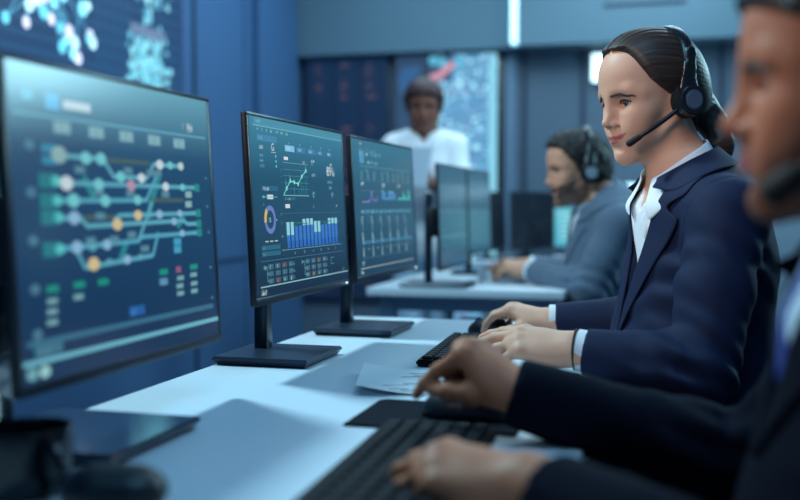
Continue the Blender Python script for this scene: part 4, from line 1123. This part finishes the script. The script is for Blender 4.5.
for (px_, pz) in [(3.35, 1.98), (3.42, 1.93), (3.40, 1.86), (3.46, 1.86), (3.50, 1.92), (3.36, 1.80), (3.45, 1.79), (3.50, 1.77), (3.58, 1.88), (3.62, 1.97), (3.66, 1.96), (3.70, 1.93), (3.75, 1.95), (3.76, 1.87), (3.71, 1.99), (3.62, 1.74), (3.60, 1.70), (3.66, 1.70), (3.57, 1.67), (3.68, 1.64), (3.33, 1.9), (3.47, 1.99), (3.78, 2.0), (3.34, 1.73), (3.52, 1.84)]: hub.append((px_, pz))
for _ in range(60): hub.append((rg.uniform(2.6, 3.8), rg.uniform(1.6, 2.6)))
for k in range(46):
    a = hub[rg.randrange(25)]; b_ = hub[rg.randrange(len(hub))]
    U.line([px(*a), px((a[0]+b_[0])/2, (a[1]+b_[1])/2+.05), px(*b_)], .004, col(90, 175, 215))
U.lay()
for i, p in enumerate(hub): U.disc(*px(*p), rg.uniform(.020, .034)/DW, (col(130, 226, 250, 1.7), col(180, 235, 250, 1.7), col(100, 205, 240, 1.6), col(205, 215, 245, 1.6))[i % 4], 12)
wall_display('big wall display at upper left showing glowing blue map points', (XL, 2.652, 1.228), PI/2, 2.13, 1.61, U, fm=mat('display_violet_frame', srgb(96, 100, 140), rough=.5))
# back wall: dark board with rows of orange text
U = UI(.60, 1.65); U.grid(lambda u, v: mixc(col(16, 40, 72), col(12, 28, 58), v)); U.lay(); rg = random.Random(4)
for cx_ in (.12, .42, .72):
    for k in range(44):
        v = .02+k*.022
        if .16 < v < .25 or .47 < v < .52: continue
        U.words(cx_+rg.uniform(0, .05), v, rg.randint(3, 6), .030, mixc(col(40, 48, 76), col(150, 112, 92), rg.random()**2.0), rg)
for u in (0, .34, .66): U.rect(u, 0, u+.025, 1, col(12, 24, 46))
wall_display('dark wall display with columns of dim orange text behind the middle monitors', (-2.51, YB, .38), 0, .60, 1.65, U, frame_=.012)
# back wall: bright dotted display
U = UI(.46, 1.75); U.grid(lambda u, v: col(96, 158, 200)); U.lay(); rg = random.Random(8)
for _ in range(1100): U.disc(rg.random(), rg.random(), rg.uniform(.008, .030), rg.choice((col(160, 230, 248, 1.4), col(120, 200, 235, 1.2), col(46, 96, 150), col(140, 146, 200), col(76, 140, 195), col(185, 238, 250, 1.5))), 9)
U.lay(); U.rect(.88, 0, 1, 1, col(140, 215, 240)); U.rect(0, 0, .34, .10, col(52, 84, 118)); U.lay()
U.line([(.0, .082), (.07, .086), (.18, .072), (.30, .045), (.37, .034)], .10, col(212, 152, 172))
for p in ((.06, .02), (.20, .028), (.46, .03)): U.disc(*p, .07, col(96, 190, 220), 14)
wall_display('bright pale blue dotted display on the back wall beside the standing woman', (-1.62, YB, .28), 0, .50, 1.75, U, frame_=.01)
U = UI(.22, 1.75); U.grid(lambda u, v: mixc(col(46, 70, 100), col(58, 92, 128), v)); U.lay(); rg = random.Random(9)
for _ in range(14): U.disc(.25+.4*rg.random(), .05+.09*rg.random(), .16, col(54, 98, 146), 12)
for _ in range(10): U.disc(.3+.5*rg.random(), .30+.06*rg.random(), .10, col(58, 102, 148), 12)
wall_display('narrow grey-blue wall display with a blue smudge between the dark board and the dotted display', (-1.855, YB, .28), 0, .22, 1.75, U, frame_=.004)
# ------------------------------------------------------------------ people
M_SKIN = mat('skin_fair', srgb(226, 188, 168), rough=.5, spec=.3, attr='tint', sss=.10, bump=.05, bscale=900)
M_SKIND = mat('skin_dark', srgb(110, 75, 58), rough=.5, spec=.28, attr='tint', sss=.06, bump=.05, bscale=900)
M_HAIR = mat('hair', (.03, .02, .015, 1), rough=.48, attr='tint', spec=.35)
HM_W = mat('hair_brown', srgb(62, 43, 36), rough=.7)
HM_K = mat('hair_black', srgb(18, 15, 16), rough=.6)
M_NAVY = mat('navy_suit_cloth', srgb(23, 33, 62), rough=.75, spec=.2, noise=.06, nscale=600, bump=.12, bscale=900)
M_NAVYD = mat('dark_navy_suit_cloth', srgb(10, 15, 30), rough=.85, spec=.08, noise=.06, nscale=600, bump=.12, bscale=900)
M_GREYSUIT = mat('grey_blue_suit_cloth', srgb(88, 106, 126), rough=.8, spec=.25, noise=.05, nscale=500, bump=.1, bscale=800, sheen=.2)
M_WHITE = mat('white_shirt_cotton', srgb(226, 230, 236), rough=.7, spec=.3, bump=.06, bscale=700)
M_BLUESHIRT = mat('pale_blue_shirt_cotton', srgb(176, 205, 226), rough=.7, spec=.3, bump=.06, bscale=700)
M_TIE = mat('royal_blue_tie_silk', srgb(24, 52, 140), rough=.45, spec=.5)
M_SHOE = mat('black_shoe_leather', srgb(16, 16, 18), rough=.35)
M_TROU = mat('charcoal_trouser_cloth', srgb(26, 29, 40), rough=.85)
M_STEELB = mat('brown_cord', srgb(58, 40, 34), rough=.6)
HSM = dict(plastic=mat('headset_black_plastic', srgb(22, 25, 32), rough=.28, spec=.5), cushion=mat('headset_black_foam', srgb(14, 15, 18), rough=.75),
           disc=mat('headset_grey_disc', srgb(92, 106, 126), rough=.35, metal=.3))
def eyes(ir): return dict(eye_white=mat('eye_white', srgb(222, 222, 226), rough=.15), iris=mat('iris', ir, rough=.1), pupil=mat('pupil', (.004, .004, .004, 1), rough=.08))

def wrap_curl(a, b, c_): return [(a, b, c_)]*4

# ---- woman in the navy blazer
def woman():
    yaw = math.radians(35); pt = .21
    fd = V3(-math.cos(yaw), -math.sin(yaw), -pt)
    HM = frame((-.045, 1.866, 1.211), fd, (.0, .02, 1), .965); HM[:3, 2] *= .93
    st = dict(smile=1.4, gaze=(1, .16, -.16), part=1, lip=.80, shadow=.38, brow_t=.0036, lash=1.5, groove=.00045, freq=62, hair_g=.0095, edge=.018,
              hl_z=[-.08, -.04, -.015, .01, .03, .05, .075, .095, .108, .120, .135], hl_f=[-.060, -.040, -.020, .010, .030, .046, .056, .061, .065, .074, .20])
    ty = math.radians(24); tf = V3(-math.cos(ty), -math.sin(ty), 0); tl = np.cross([0, 0, 1], tf)
    ce = V3(.040, 1.862, 1.0)
    c = dict(head=HM, style=st, tf=tf, size=.92, neck=V3(.002, 1.862, 1.090), neck_r=.84,
             chest=ce+V3(0, 0, -.075), waist=V3(.018, 1.865, .77), pelvis=V3(.09, 1.865, .565), rch=.146, rwa=.134, rpe=.165,
             shL=V3(.078, 1.715, 1.010), elL=V3(.035, 1.610, .772), wrL=V3(-.162, 1.627, .797),
             shR=V3(-.01, 2.010, 1.005), elR=V3(-.03, 2.13, .79), wrR=V3(-.262, 2.110, .786),
             hpL=V3(.10, 1.77, .56), hpR=V3(.06, 1.94, .56), knL=V3(-.30, 1.74, .56), knR=V3(-.32, 1.92, .56), anL=V3(-.28, 1.74, .09), anR=V3(-.30, 1.92, .09), foot=V3(-.19, -.02, 0),
             cuffL=.020, cuffR=.016, cuff_len=.014)
    c['handL'] = dict(d=V3(-1, .15, .10), b=V3(.12, -.42, 1), curl=[(.26, .16, .12), (.32, .22, .16), (.44, .32, .22), (.56, .42, .26)], spread=.10, scale=1.06,
                      thumb=[(.020, .016, -.010), (.040, .044, -.022), (.048, .072, -.034), (.046, .096, -.040)])
    c['handR'] = dict(d=V3(-1, .30, .24), b=V3(.2, -.12, 1), curl=[(.55, .50, .3), (.60, .50, .3), (.65, .50, .3), (.7, .5, .3)], spread=.05, scale=.96,
                      thumb=[(.020, .016, -.010), (.040, .042, -.022), (.044, .066, -.036), (.040, .088, -.048)])
    root = empty('person', 'woman in navy blazer smiling at the monitors, hands on keyboard and mouse', 'person', (.1, 1.86, 0))
    S = body_sdf(c)
    sdf_obj(S, 'body', .0024, M_SKIN, root, color=skin_tint(HM, srgb(214, 162, 136), srgb(176, 92, 90), st))
    face_parts(S, HM, root, st, dict(eyes(srgb(80, 105, 122)), hair=HM_W))
    def tail(H):
        M0 = H.M; H.M = np.eye(4)
        p = [tp(HM, q) for q in ((-.085, 0, .0), (-.105, .0, -.028), (-.108, .022, -.065), (-.100, .045, -.105), (-.098, .058, -.135))]
        H.chain(p, [.030, .024, .023, .019, .006], k=.02); H.M = M0
    hair_obj(root, HM, st, M_HAIR, res=.0024, col=(.050, .030, .024), tail=tail)
    z0, z1, w0, w1 = .80, 1.085, .0, .082
    J = jacket_sdf(c, g=.013)
    J0 = jacket_sdf(c, g=.013, torso_only=True); J0.econe(c['neck']+V3(0, 0, -.06), c['neck']+V3(0, 0, .01), .082, .062, .9, tf, k=.04)
    cut = open_front(c, J, z0, z1, w0, w1, .030)
    def post(P, d):
        d = cut(P, d)
        d = d+fold(P, c['elL']+V3(-.01, 0, .02), .085, .0060, (.5, .5, .8), 85)+fold(P, c['elR'], .085, .0045, (.5, .5, .8), 95)
        d = d+fold(P, c['shL']+V3(-.02, .0, -.09), .10, .0042, (.75, .2, .65), 70)+fold(P, c['waist']+V3(-.05, -.08, .04), .12, .003, (.4, .3, .85), 60)
        d = d-.0022*np.exp(-(((P-c['shL'])@((c['shL']-c['neck'])/np.linalg.norm(c['shL']-c['neck']))+.012)/.004)**2)*(np.linalg.norm(P-c['shL'], axis=1) < .10)*-1
        return d
    J.post = post
    # neck hole
    sdf_obj(J, 'blazer', .0032, M_NAVY, root, sm=2)
    for s, nm in ((1, 'lapel'), (-1, 'lapel')):
        lapel_obj(c, J0, s, M_NAVY, root, z0, z1+.01, w0+.001, w1, .072)
    nr = [collar_obj(c, M_NAVY, root, rad=.068, top=.048, drop=.050, gap=.58, point=0, thick=.004, flare=.017, name='blazer_collar', floor=J0, gapf=.005, front=1.5)]
    # shirt
    T = Sdf(); T.econe(c['chest']+V3(0, 0, .055), c['chest'], c['rch']*.86+.004, c['rch']+.004, .645, tf, k=0); T.econe(c['chest'], c['waist'], c['rch']+.004, c['rwa']+.008, .67, tf, k=.05)
    T.econe(c['neck']+V3(0, 0, -.012), c['neck']+V3(0, 0, -.06), .060, .108, .72, tf, k=.05)
    def scut(P, d):
        q = P-c['chest']; l = tl; a = np.abs(q@l); t = (P[:, 2]-1.02)/(.08); w = .045*np.clip(t, 0, 1)
        return d+.03*(1-sstep(a-w, -.003, .003))*(q@tf > 0)*(P[:, 2] > 1.02)
    T.post = scut
    sdf_obj(T, 'shirt', .004, M_WHITE, root)
    T.post = None
    collar_obj(c, M_WHITE, root, rad=.054, top=.060, drop=.034, gap=.26, point=.08, flare=.012, floor=neck_floor(c, T), gapf=.0035, front=1.35)
    for s in 'LR': cuff_obj(c, s, M_WHITE, root, g=.009)
    R_ = Sdf(); rp = V3(-.050, 1.806, 1.004)
    for q, rr in (((0, 0, .008), (.010, .012, .009)), ((-.006, .004, -.006), (.008, .010, .011)), ((.004, -.008, -.012), (.009, .008, .012)), ((-.002, -.002, -.026), (.006, .008, .010))): R_.ell(rp+V3(*q), rr, k=.012)
    sdf_obj(R_, 'collar_ruffle', .002, M_WHITE, root, sm=1)
    # brown cord bracelet on the near wrist
    w = c['wrL']; d = (c['wrL']-c['elL']); d /= np.linalg.norm(d); a = w-d*.006
    u = np.cross(d, [0, 0, 1]); u /= np.linalg.norm(u); v = np.cross(u, d)
    MB().tube([Vector(a+(u*math.cos(t)*.0342+v*math.sin(t)*.0315)+d*.004*math.sin(t)-np.array(root.location)) for t in np.linspace(0, 2*PI, 40)], .0022, seg=8).build('bracelet', M_STEELB, root, smooth=True)
    trousers_obj(c, M_TROU, root); shoe_objs(c, M_SHOE, root)
    hs = headset(HM, 'black headset with grey disc worn by the smiling woman in the navy blazer', V3(.0, 1.86, 1.2), HSM, ear_y=.084, cup_r=.031, mic=(.094, .052, -.062), lean=-.016)
    hs['group'] = 'call headsets'
    return c
W = woman()

def suit_man(c, root, st, skin, lips, hairm, haircol, cloth, shirt, tie, iris, res=.003, vz=(.80, 1.0, .0, .07), g=.016, wide=.085, collar=True, extra=None, browm=None, hair_res=.003):
    S = body_sdf(c); HM = c['head']; f = c['tf']
    sdf_obj(S, 'body', res, skin, root, color=skin_tint(HM, skin_col(st['col']), lips, st))
    face_parts(S, HM, root, st, dict(eyes(iris), hair=browm or HM_K))
    hair_obj(root, HM, st, M_HAIR, res=hair_res, col=haircol)
    J = jacket_sdf(c, g=g, slv=c.get('slv')); J0 = jacket_sdf(c, g=g, torso_only=True)
    J0.econe(c['neck']+V3(0, 0, -.06), c['neck']+V3(0, 0, .01), .090, .070, .9, f, k=.04)
    z0, z1, w0, w1 = vz; cut = open_front(c, J, z0, z1, w0, w1, .03)
    def post(P, d):
        d = cut(P, d)
        for s in 'LR': d = d+fold(P, c['el'+s], .10, .006, (.5, .5, .8), 80)+fold(P, c['el'+s]*.5+c['wr'+s]*.5, .07, .003, (.9, .2, .3), 70)
        return d
    J.post = post
    sdf_obj(J, 'suit_jacket', .005, cloth, root, sm=2)
    for s in (1, -1): lapel_obj(c, J0, s, cloth, root, z0, z1, w0+.001, w1, wide)
    collar_obj(c, cloth, root, rad=.078, top=.036, drop=.055, gap=.60, point=0, thick=.004, flare=.026, name='jacket_collar', floor=J0, gapf=.005, front=1.4)
    T = Sdf(); T.econe(c['chest']+V3(0, 0, .055), c['chest'], c['rch']*.86+.006, c['rch']+.006, .645, f, k=0)
    T.econe(c['chest'], c['waist'], c['rch']+.006, c['rwa']+.012, .68, f, k=.05); T.econe(c['neck']+V3(0, 0, -.012), c['neck']+V3(0, 0, -.06), .066, .112, .72, f, k=.05)
    sdf_obj(T, 'shirt', .005, shirt, root)
    collar_obj(c, shirt, root, rad=.062, top=.050, drop=.036, gap=.20, point=.10, flare=.012, floor=neck_floor(c, T), gapf=.0035, front=1.2)
    for s in ('' if c.get('nocuff') else 'LR'): cuff_obj(c, s, shirt, root)
    if tie is not None:
        l = np.cross([0, 0, 1], f); rows = []
        for i in range(16):
            t = i/15; z = c['neck'][2]-.005-t*(c['neck'][2]-z0-.01); w = .017 if i < 3 else .012+.022*((i-3)/12)**.8
            rows.append([V3(c['chest'][0], c['chest'][1], z)+l*w*u+f*.16 for u in (-1, -.5, 0, .5, 1)])
        gg = np.array(rows); p = gg.reshape(-1, 3)
        for _ in range(50): p = p-f*np.clip(T.ev(p)-.006, -.02, .02)[:, None]*.8
        sheet('tie', p.reshape(gg.shape), .005, tie, root, sub=1)
    trousers_obj(c, M_TROU, root); shoe_objs(c, M_SHOE, root)
    return S

def skin_col(c): return c

def man_front():
    HM = frame((.148, .885, 1.119), V3(-1, .04, -.06), (0, 0, 1), 1.0); HM[:3, 2] *= .91
    st = dict(male=1, nose_w=1.25, lip=1.35, gaze=(1, .05, -.12), col=srgb(184, 116, 86), brow_t=.0044, lash=.8, kind='curly', groove=.0014, hair_g=.010,
              hl_z=[-.08, -.04, -.015, .01, .03, .05, .060, .070, .082, .14], hl_f=[-.060, -.03, -.005, .012, .022, .042, .052, .066, .085, .2],
              beard=srgb(40, 28, 26), beard_a=.55)
    tf = V3(-1, -.10, 0); tf /= np.linalg.norm(tf)
    c = dict(head=HM, style=st, tf=tf, size=1.08, slv=(.072, .064, .056, .042), neck=V3(.185, .905, .998), neck_r=1.1, chest=V3(.230, .915, .875), waist=V3(.205, .92, .70), pelvis=V3(.26, .92, .565), rch=.175, rwa=.165, rpe=.175,
             shL=V3(.250, .735, .945), elL=V3(.125, .735, .722), wrL=V3(-.130, .905, .772), shR=V3(.230, 1.095, .945), elR=V3(.095, 1.225, .722), wrR=V3(-.178, 1.200, .800),
             hpL=V3(.24, .82, .56), hpR=V3(.24, 1.02, .56), knL=V3(-.20, .80, .57), knR=V3(-.20, 1.04, .57), anL=V3(-.20, .80, .09), anR=V3(-.20, 1.04, .09), foot=V3(-.20, 0, 0), cuffL=.024, cuffR=-.014, nocuff=1)
    c['handL'] = dict(d=V3(-1, .16, .10), b=V3(.1, -.30, 1), curl=[(.50, .55, .35), (.58, .55, .35), (.66, .55, .35), (.72, .55, .35)], spread=.07, scale=1.06,
                      thumb=[(.020, .016, -.010), (.040, .044, -.024), (.046, .072, -.036), (.044, .096, -.044)])
    c['handR'] = dict(d=V3(-1, .16, .72), b=V3(.72, -.25, 1), curl=[(1.18, .22, .12), (1.55, 1.15, .6), (1.6, 1.25, .7), (1.6, 1.3, .7)], spread=.06, scale=1.0,
                      thumb=[(.020, .020, -.012), (.035, .050, -.028), (.036, .072, -.044), (.032, .090, -.058)])
    root = empty('person', 'man in dark suit and blue tie, in profile at the right edge', 'person', (.24, .92, 0))
    suit_man(c, root, st, M_SKIND, srgb(150, 84, 84), M_HAIR, (.010, .009, .010), M_NAVYD, M_BLUESHIRT, M_TIE, srgb(40, 26, 20), res=.003, vz=(.815, 1.0, .0, .085))
    headset(HM, 'black headset worn by the man in profile at the right edge, microphone below his lip', V3(.14, .885, 1.12), HSM, ear_y=.090, cup_r=.033, mic=(.074, .058, -.078), lean=-.016, foam=1.9)['group'] = 'call headsets'
    return c
MF = man_front()

def man_back():
    HM = frame((-.345, 3.60, 1.145), V3(-.93, -.36, -.16), (0, 0, 1), 1.06)
    st = dict(male=1, nose_w=1.1, lip=.9, gaze=(1, 0, -.2), col=srgb(222, 158, 128), brow_t=.0042, kind='curly', groove=.0045, hair_g=.017,
              hl_z=[-.08, -.04, -.015, .01, .03, .05, .065, .085, .10, .14], hl_f=[-.060, -.03, .0, .018, .022, .038, .048, .058, .075, .2], beard=srgb(62, 50, 48), beard_a=.65)
    tf = V3(-.96, -.28, 0)
    c = dict(head=HM, style=st, tf=tf, size=1.08, neck=V3(-.275, 3.625, 1.022), neck_r=1.1, chest=V3(-.235, 3.63, .905), waist=V3(-.25, 3.63, .72), pelvis=V3(-.17, 3.63, .565), rch=.172, rwa=.160, rpe=.175,
             shL=V3(-.185, 3.455, .960), elL=V3(-.285, 3.42, .745), wrL=V3(-.515, 3.60, .795), shR=V3(-.275, 3.81, .960), elR=V3(-.34, 3.90, .76), wrR=V3(-.56, 3.86, .795),
             hpL=V3(-.18, 3.53, .56), hpR=V3(-.20, 3.74, .56), knL=V3(-.60, 3.52, .57), knR=V3(-.60, 3.76, .57), anL=V3(-.58, 3.52, .09), anR=V3(-.58, 3.76, .09), foot=V3(-.20, 0, 0), cuffL=.02, cuffR=.02)
    c['handL'] = dict(d=V3(-1, .30, .12), b=V3(.1, -.25, 1), curl=[(.5, .5, .3)]*4, scale=1.02)
    c['handR'] = dict(d=V3(-1, -.1, .10), b=V3(.1, -.1, 1), curl=[(.4, .4, .3)]*4, scale=1.02)
    root = empty('person', 'bearded man in a grey-blue suit and headset typing at the second desk', 'person', (-.2, 3.63, 0))
    suit_man(c, root, st, M_SKIN, srgb(170, 110, 100), M_HAIR, (.022, .018, .018), M_GREYSUIT, M_WHITE, None, srgb(70, 60, 50), res=.0045, vz=(.80, 1.02, .0, .08), hair_res=.0045)
    headset(HM, 'black headset with silver cup worn by the bearded man in grey-blue', V3(-.345, 3.6, 1.17), dict(HSM, disc=mat('headset_silver_disc', srgb(200, 210, 215), rough=.3, metal=.4)), ear_y=.092, cup_r=.034, mic=(.100, .040, -.045), lean=-.016)['group'] = 'call headsets'
    return c
MBK = man_back()

def woman_back():
    HM = frame((-1.165, 4.62, 1.485), V3(.16, -.95, -.22), (0, 0, 1), .98)
    st = dict(nose_w=1.3, lip=1.25, gaze=(1, 0, -.2), col=srgb(126, 80, 66), kind='curly', groove=.0025, hair_g=.022,
              hl_z=[-.09, -.05, -.015, .01, .03, .05, .065, .075, .09, .14], hl_f=[-.02, .0, .012, .022, .036, .052, .066, .088, .11, .2])
    tf = V3(.2, -.98, 0)
    c = dict(head=HM, style=st, tf=tf, size=.94, neck=V3(-1.175, 4.66, 1.365), neck_r=.9, chest=V3(-1.175, 4.665, 1.22), waist=V3(-1.17, 4.66, 1.03), pelvis=V3(-1.165, 4.67, .87), rch=.138, rwa=.115, rpe=.160,
             shL=V3(-1.035, 4.69, 1.305), elL=V3(-.985, 4.62, 1.05), wrL=V3(-1.09, 4.455, 1.13), shR=V3(-1.315, 4.645, 1.305), elR=V3(-1.355, 4.57, 1.05), wrR=V3(-1.225, 4.43, 1.13),
             hpL=V3(-1.09, 4.68, .84), hpR=V3(-1.245, 4.66, .84), knL=V3(-1.08, 4.68, .48), knR=V3(-1.25, 4.66, .48), anL=V3(-1.08, 4.70, .09), anR=V3(-1.25, 4.68, .09), foot=V3(.03, -.18, 0), cuffL=.02, cuffR=.02)
    c['handL'] = dict(d=V3(-.75, -.35, .45), b=V3(.6, -.3, .5), curl=[(.5, .6, .4)]*4, scale=.94)
    c['handR'] = dict(d=V3(.75, -.2, .45), b=V3(-.6, -.5, .5), curl=[(.5, .6, .4)]*4, scale=.94)
    root = empty('person', 'woman in a white shirt standing at the back, looking down at a tablet', 'person', (-1.17, 4.66, 0))
    S = body_sdf(c)
    sdf_obj(S, 'body', .0050, M_SKIND, root, color=skin_tint(HM, st['col'], srgb(110, 55, 58), st))
    face_parts(S, HM, root, st, dict(eyes(srgb(40, 26, 20)), hair=HM_K))
    hair_obj(root, HM, st, M_HAIR, res=.0045, col=(.055, .018, .020))
    J = jacket_sdf(c, g=.014, sleeve_g=.016); J.post = open_front(c, J, 1.30, 1.37, .0, .028, .03)
    sdf_obj(J, 'shirt', .006, M_WHITE, root)
    J.post = None
    collar_obj(c, M_WHITE, root, rad=.056, top=.045, drop=.034, gap=.40, point=.12, flare=.016, floor=neck_floor(c, J), front=1.2)
    trousers_obj(c, M_BLUESHIRT, root); shoe_objs(c, M_SHOE, root)
    t = empty('tablet', 'slim grey tablet held by the standing woman at the back', 'tablet', (-1.150, 4.365, 1.20))
    Mt = Matrix.Rotation(math.radians(-32), 4, 'X')
    MB().box((-.075, -.004, -.11), (.075, .004, .11), .003, M=Mt).build('casing', mat('tablet_grey_metal', srgb(150, 165, 180), rough=.4, metal=.5), t)
    MB().box((-.068, .004, -.10), (.068, .0048, .10), M=Mt).build('screen', mat('tablet_glass', srgb(20, 30, 45), rough=.1), t)
    return c
WB = woman_back()
# ------------------------------------------------------------------ light and camera
def area(name, loc, target, size, power, color, size_y=None):
    l = bpy.data.lights.new(name, 'AREA'); l.energy = power; l.color = color; l.size = size
    if size_y: l.shape = 'RECTANGLE'; l.size_y = size_y
    o = bpy.data.objects.new(name, l); COL.objects.link(o); o.location = loc
    o.rotation_euler = (Vector(target)-Vector(loc)).to_track_quat('-Z', 'Y').to_euler(); return o
area('key_downlight', (-1.66, 2.00, 2.72), (-.45, 1.6, .8), .26, 56, (.52, .87, 1.0))
area('overhead_fill_mid', (.3, 3.9, 2.86), (.3, 3.9, 0), 1.2, 22, (.50, .80, 1.0), .6)  # added overhead fill, a bluish ambient without any fixture
area('overhead_fill_back', (-.6, 5.3, 2.86), (-.9, 5.6, 0), 2.4, 42, (.58, .86, 1.0), .5)  # added fill that brightens the back wall and the people near it
area('overhead_fill_front', (.1, .9, 2.86), (-.1, 1.1, 0), 1.2, 17, (.20, .60, 1.0), .6)  # added fill near the camera, lifts the shadows with blue
area('bulkhead_wash', (.2, 5.2, 2.80), (.2, 6.4, 2.4), 3.0, 7.5, (.55, .90, 1.0), .3)
area('left_wall_wash', (-1.7, 5.0, 2.84), (-2.46, 5.1, 1.4), 2.0, 17, (.48, .78, 1.0), .3)
area('rim_right', (1.9, 4.6, 2.3), (-.2, 3.4, 1.1), .8, 55, (.45, .85, 1.0))
def spot(name, loc, target, power, color, deg, blend=.6, soft=.08):
    l = bpy.data.lights.new(name, 'SPOT'); l.energy = power; l.color = color; l.spot_size = math.radians(deg); l.spot_blend = blend; l.shadow_soft_size = soft
    o = bpy.data.objects.new(name, l); COL.objects.link(o); o.location = loc
    o.rotation_euler = (Vector(target)-Vector(loc)).to_track_quat('-Z', 'Y').to_euler(); return o
spot('fill_spot_woman', (-1.1, .15, 2.10), (-.08, 1.84, 1.20), 175, (1.0, .86, .76), 20, soft=.45)  # added spot, only there to brighten the smiling woman's face
spot('fill_spot_man', (-1.7, .2, 2.2), (.08, .90, 1.12), 72, (1.0, .88, .78), 16, soft=.2)  # unseen spot added to warm the foreground man's face
spot('fill_spot_hands', (.7, .5, 2.6), (-.24, 1.08, .82), 17, (.75, .88, 1.0), 18, soft=.2)  # added spot that lifts the foreground man's hands
spot('fill_spot_back', (-2.0, 2.6, 2.7), (-.45, 3.6, 1.1), 50, (.9, .95, 1.0), 26)  # extra spot added to brighten the bearded man
spot('fill_spot_standing', (-.6, 2.9, 2.8), (-1.17, 4.6, 1.3), 85, (.62, .86, 1.0), 26)  # extra spot added so the standing woman is less dark
w = bpy.data.worlds.new('room_air'); scene.world = w; w.use_nodes = True
w.node_tree.nodes['Background'].inputs[0].default_value = (.05, .15, .27, 1); w.node_tree.nodes['Background'].inputs[1].default_value = .40
cam = bpy.data.cameras.new('camera'); co = bpy.data.objects.new('camera', cam); COL.objects.link(co); scene.camera = co
co.location = (0, 0, 1.03); co.rotation_euler = (PI/2-math.atan(.045), 0, math.atan(.278))
cam.lens = 45; cam.sensor_width = 36; cam.clip_start = .02
cam.dof.use_dof = True; cam.dof.focus_distance = 1.80; cam.dof.aperture_fstop = 1.95
if 'ZOOM' in globals():
    k, px_, py_ = ZOOM; cam.lens = 45*k; cam.dof.aperture_fstop *= k; cam.shift_x = (px_-400)/800*k; cam.shift_y = (250-py_)/800*k
vs = scene.view_settings; vs.view_transform = 'Standard'; vs.look = 'None'; vs.exposure = 0; vs.gamma = 1; vs.use_curve_mapping = False
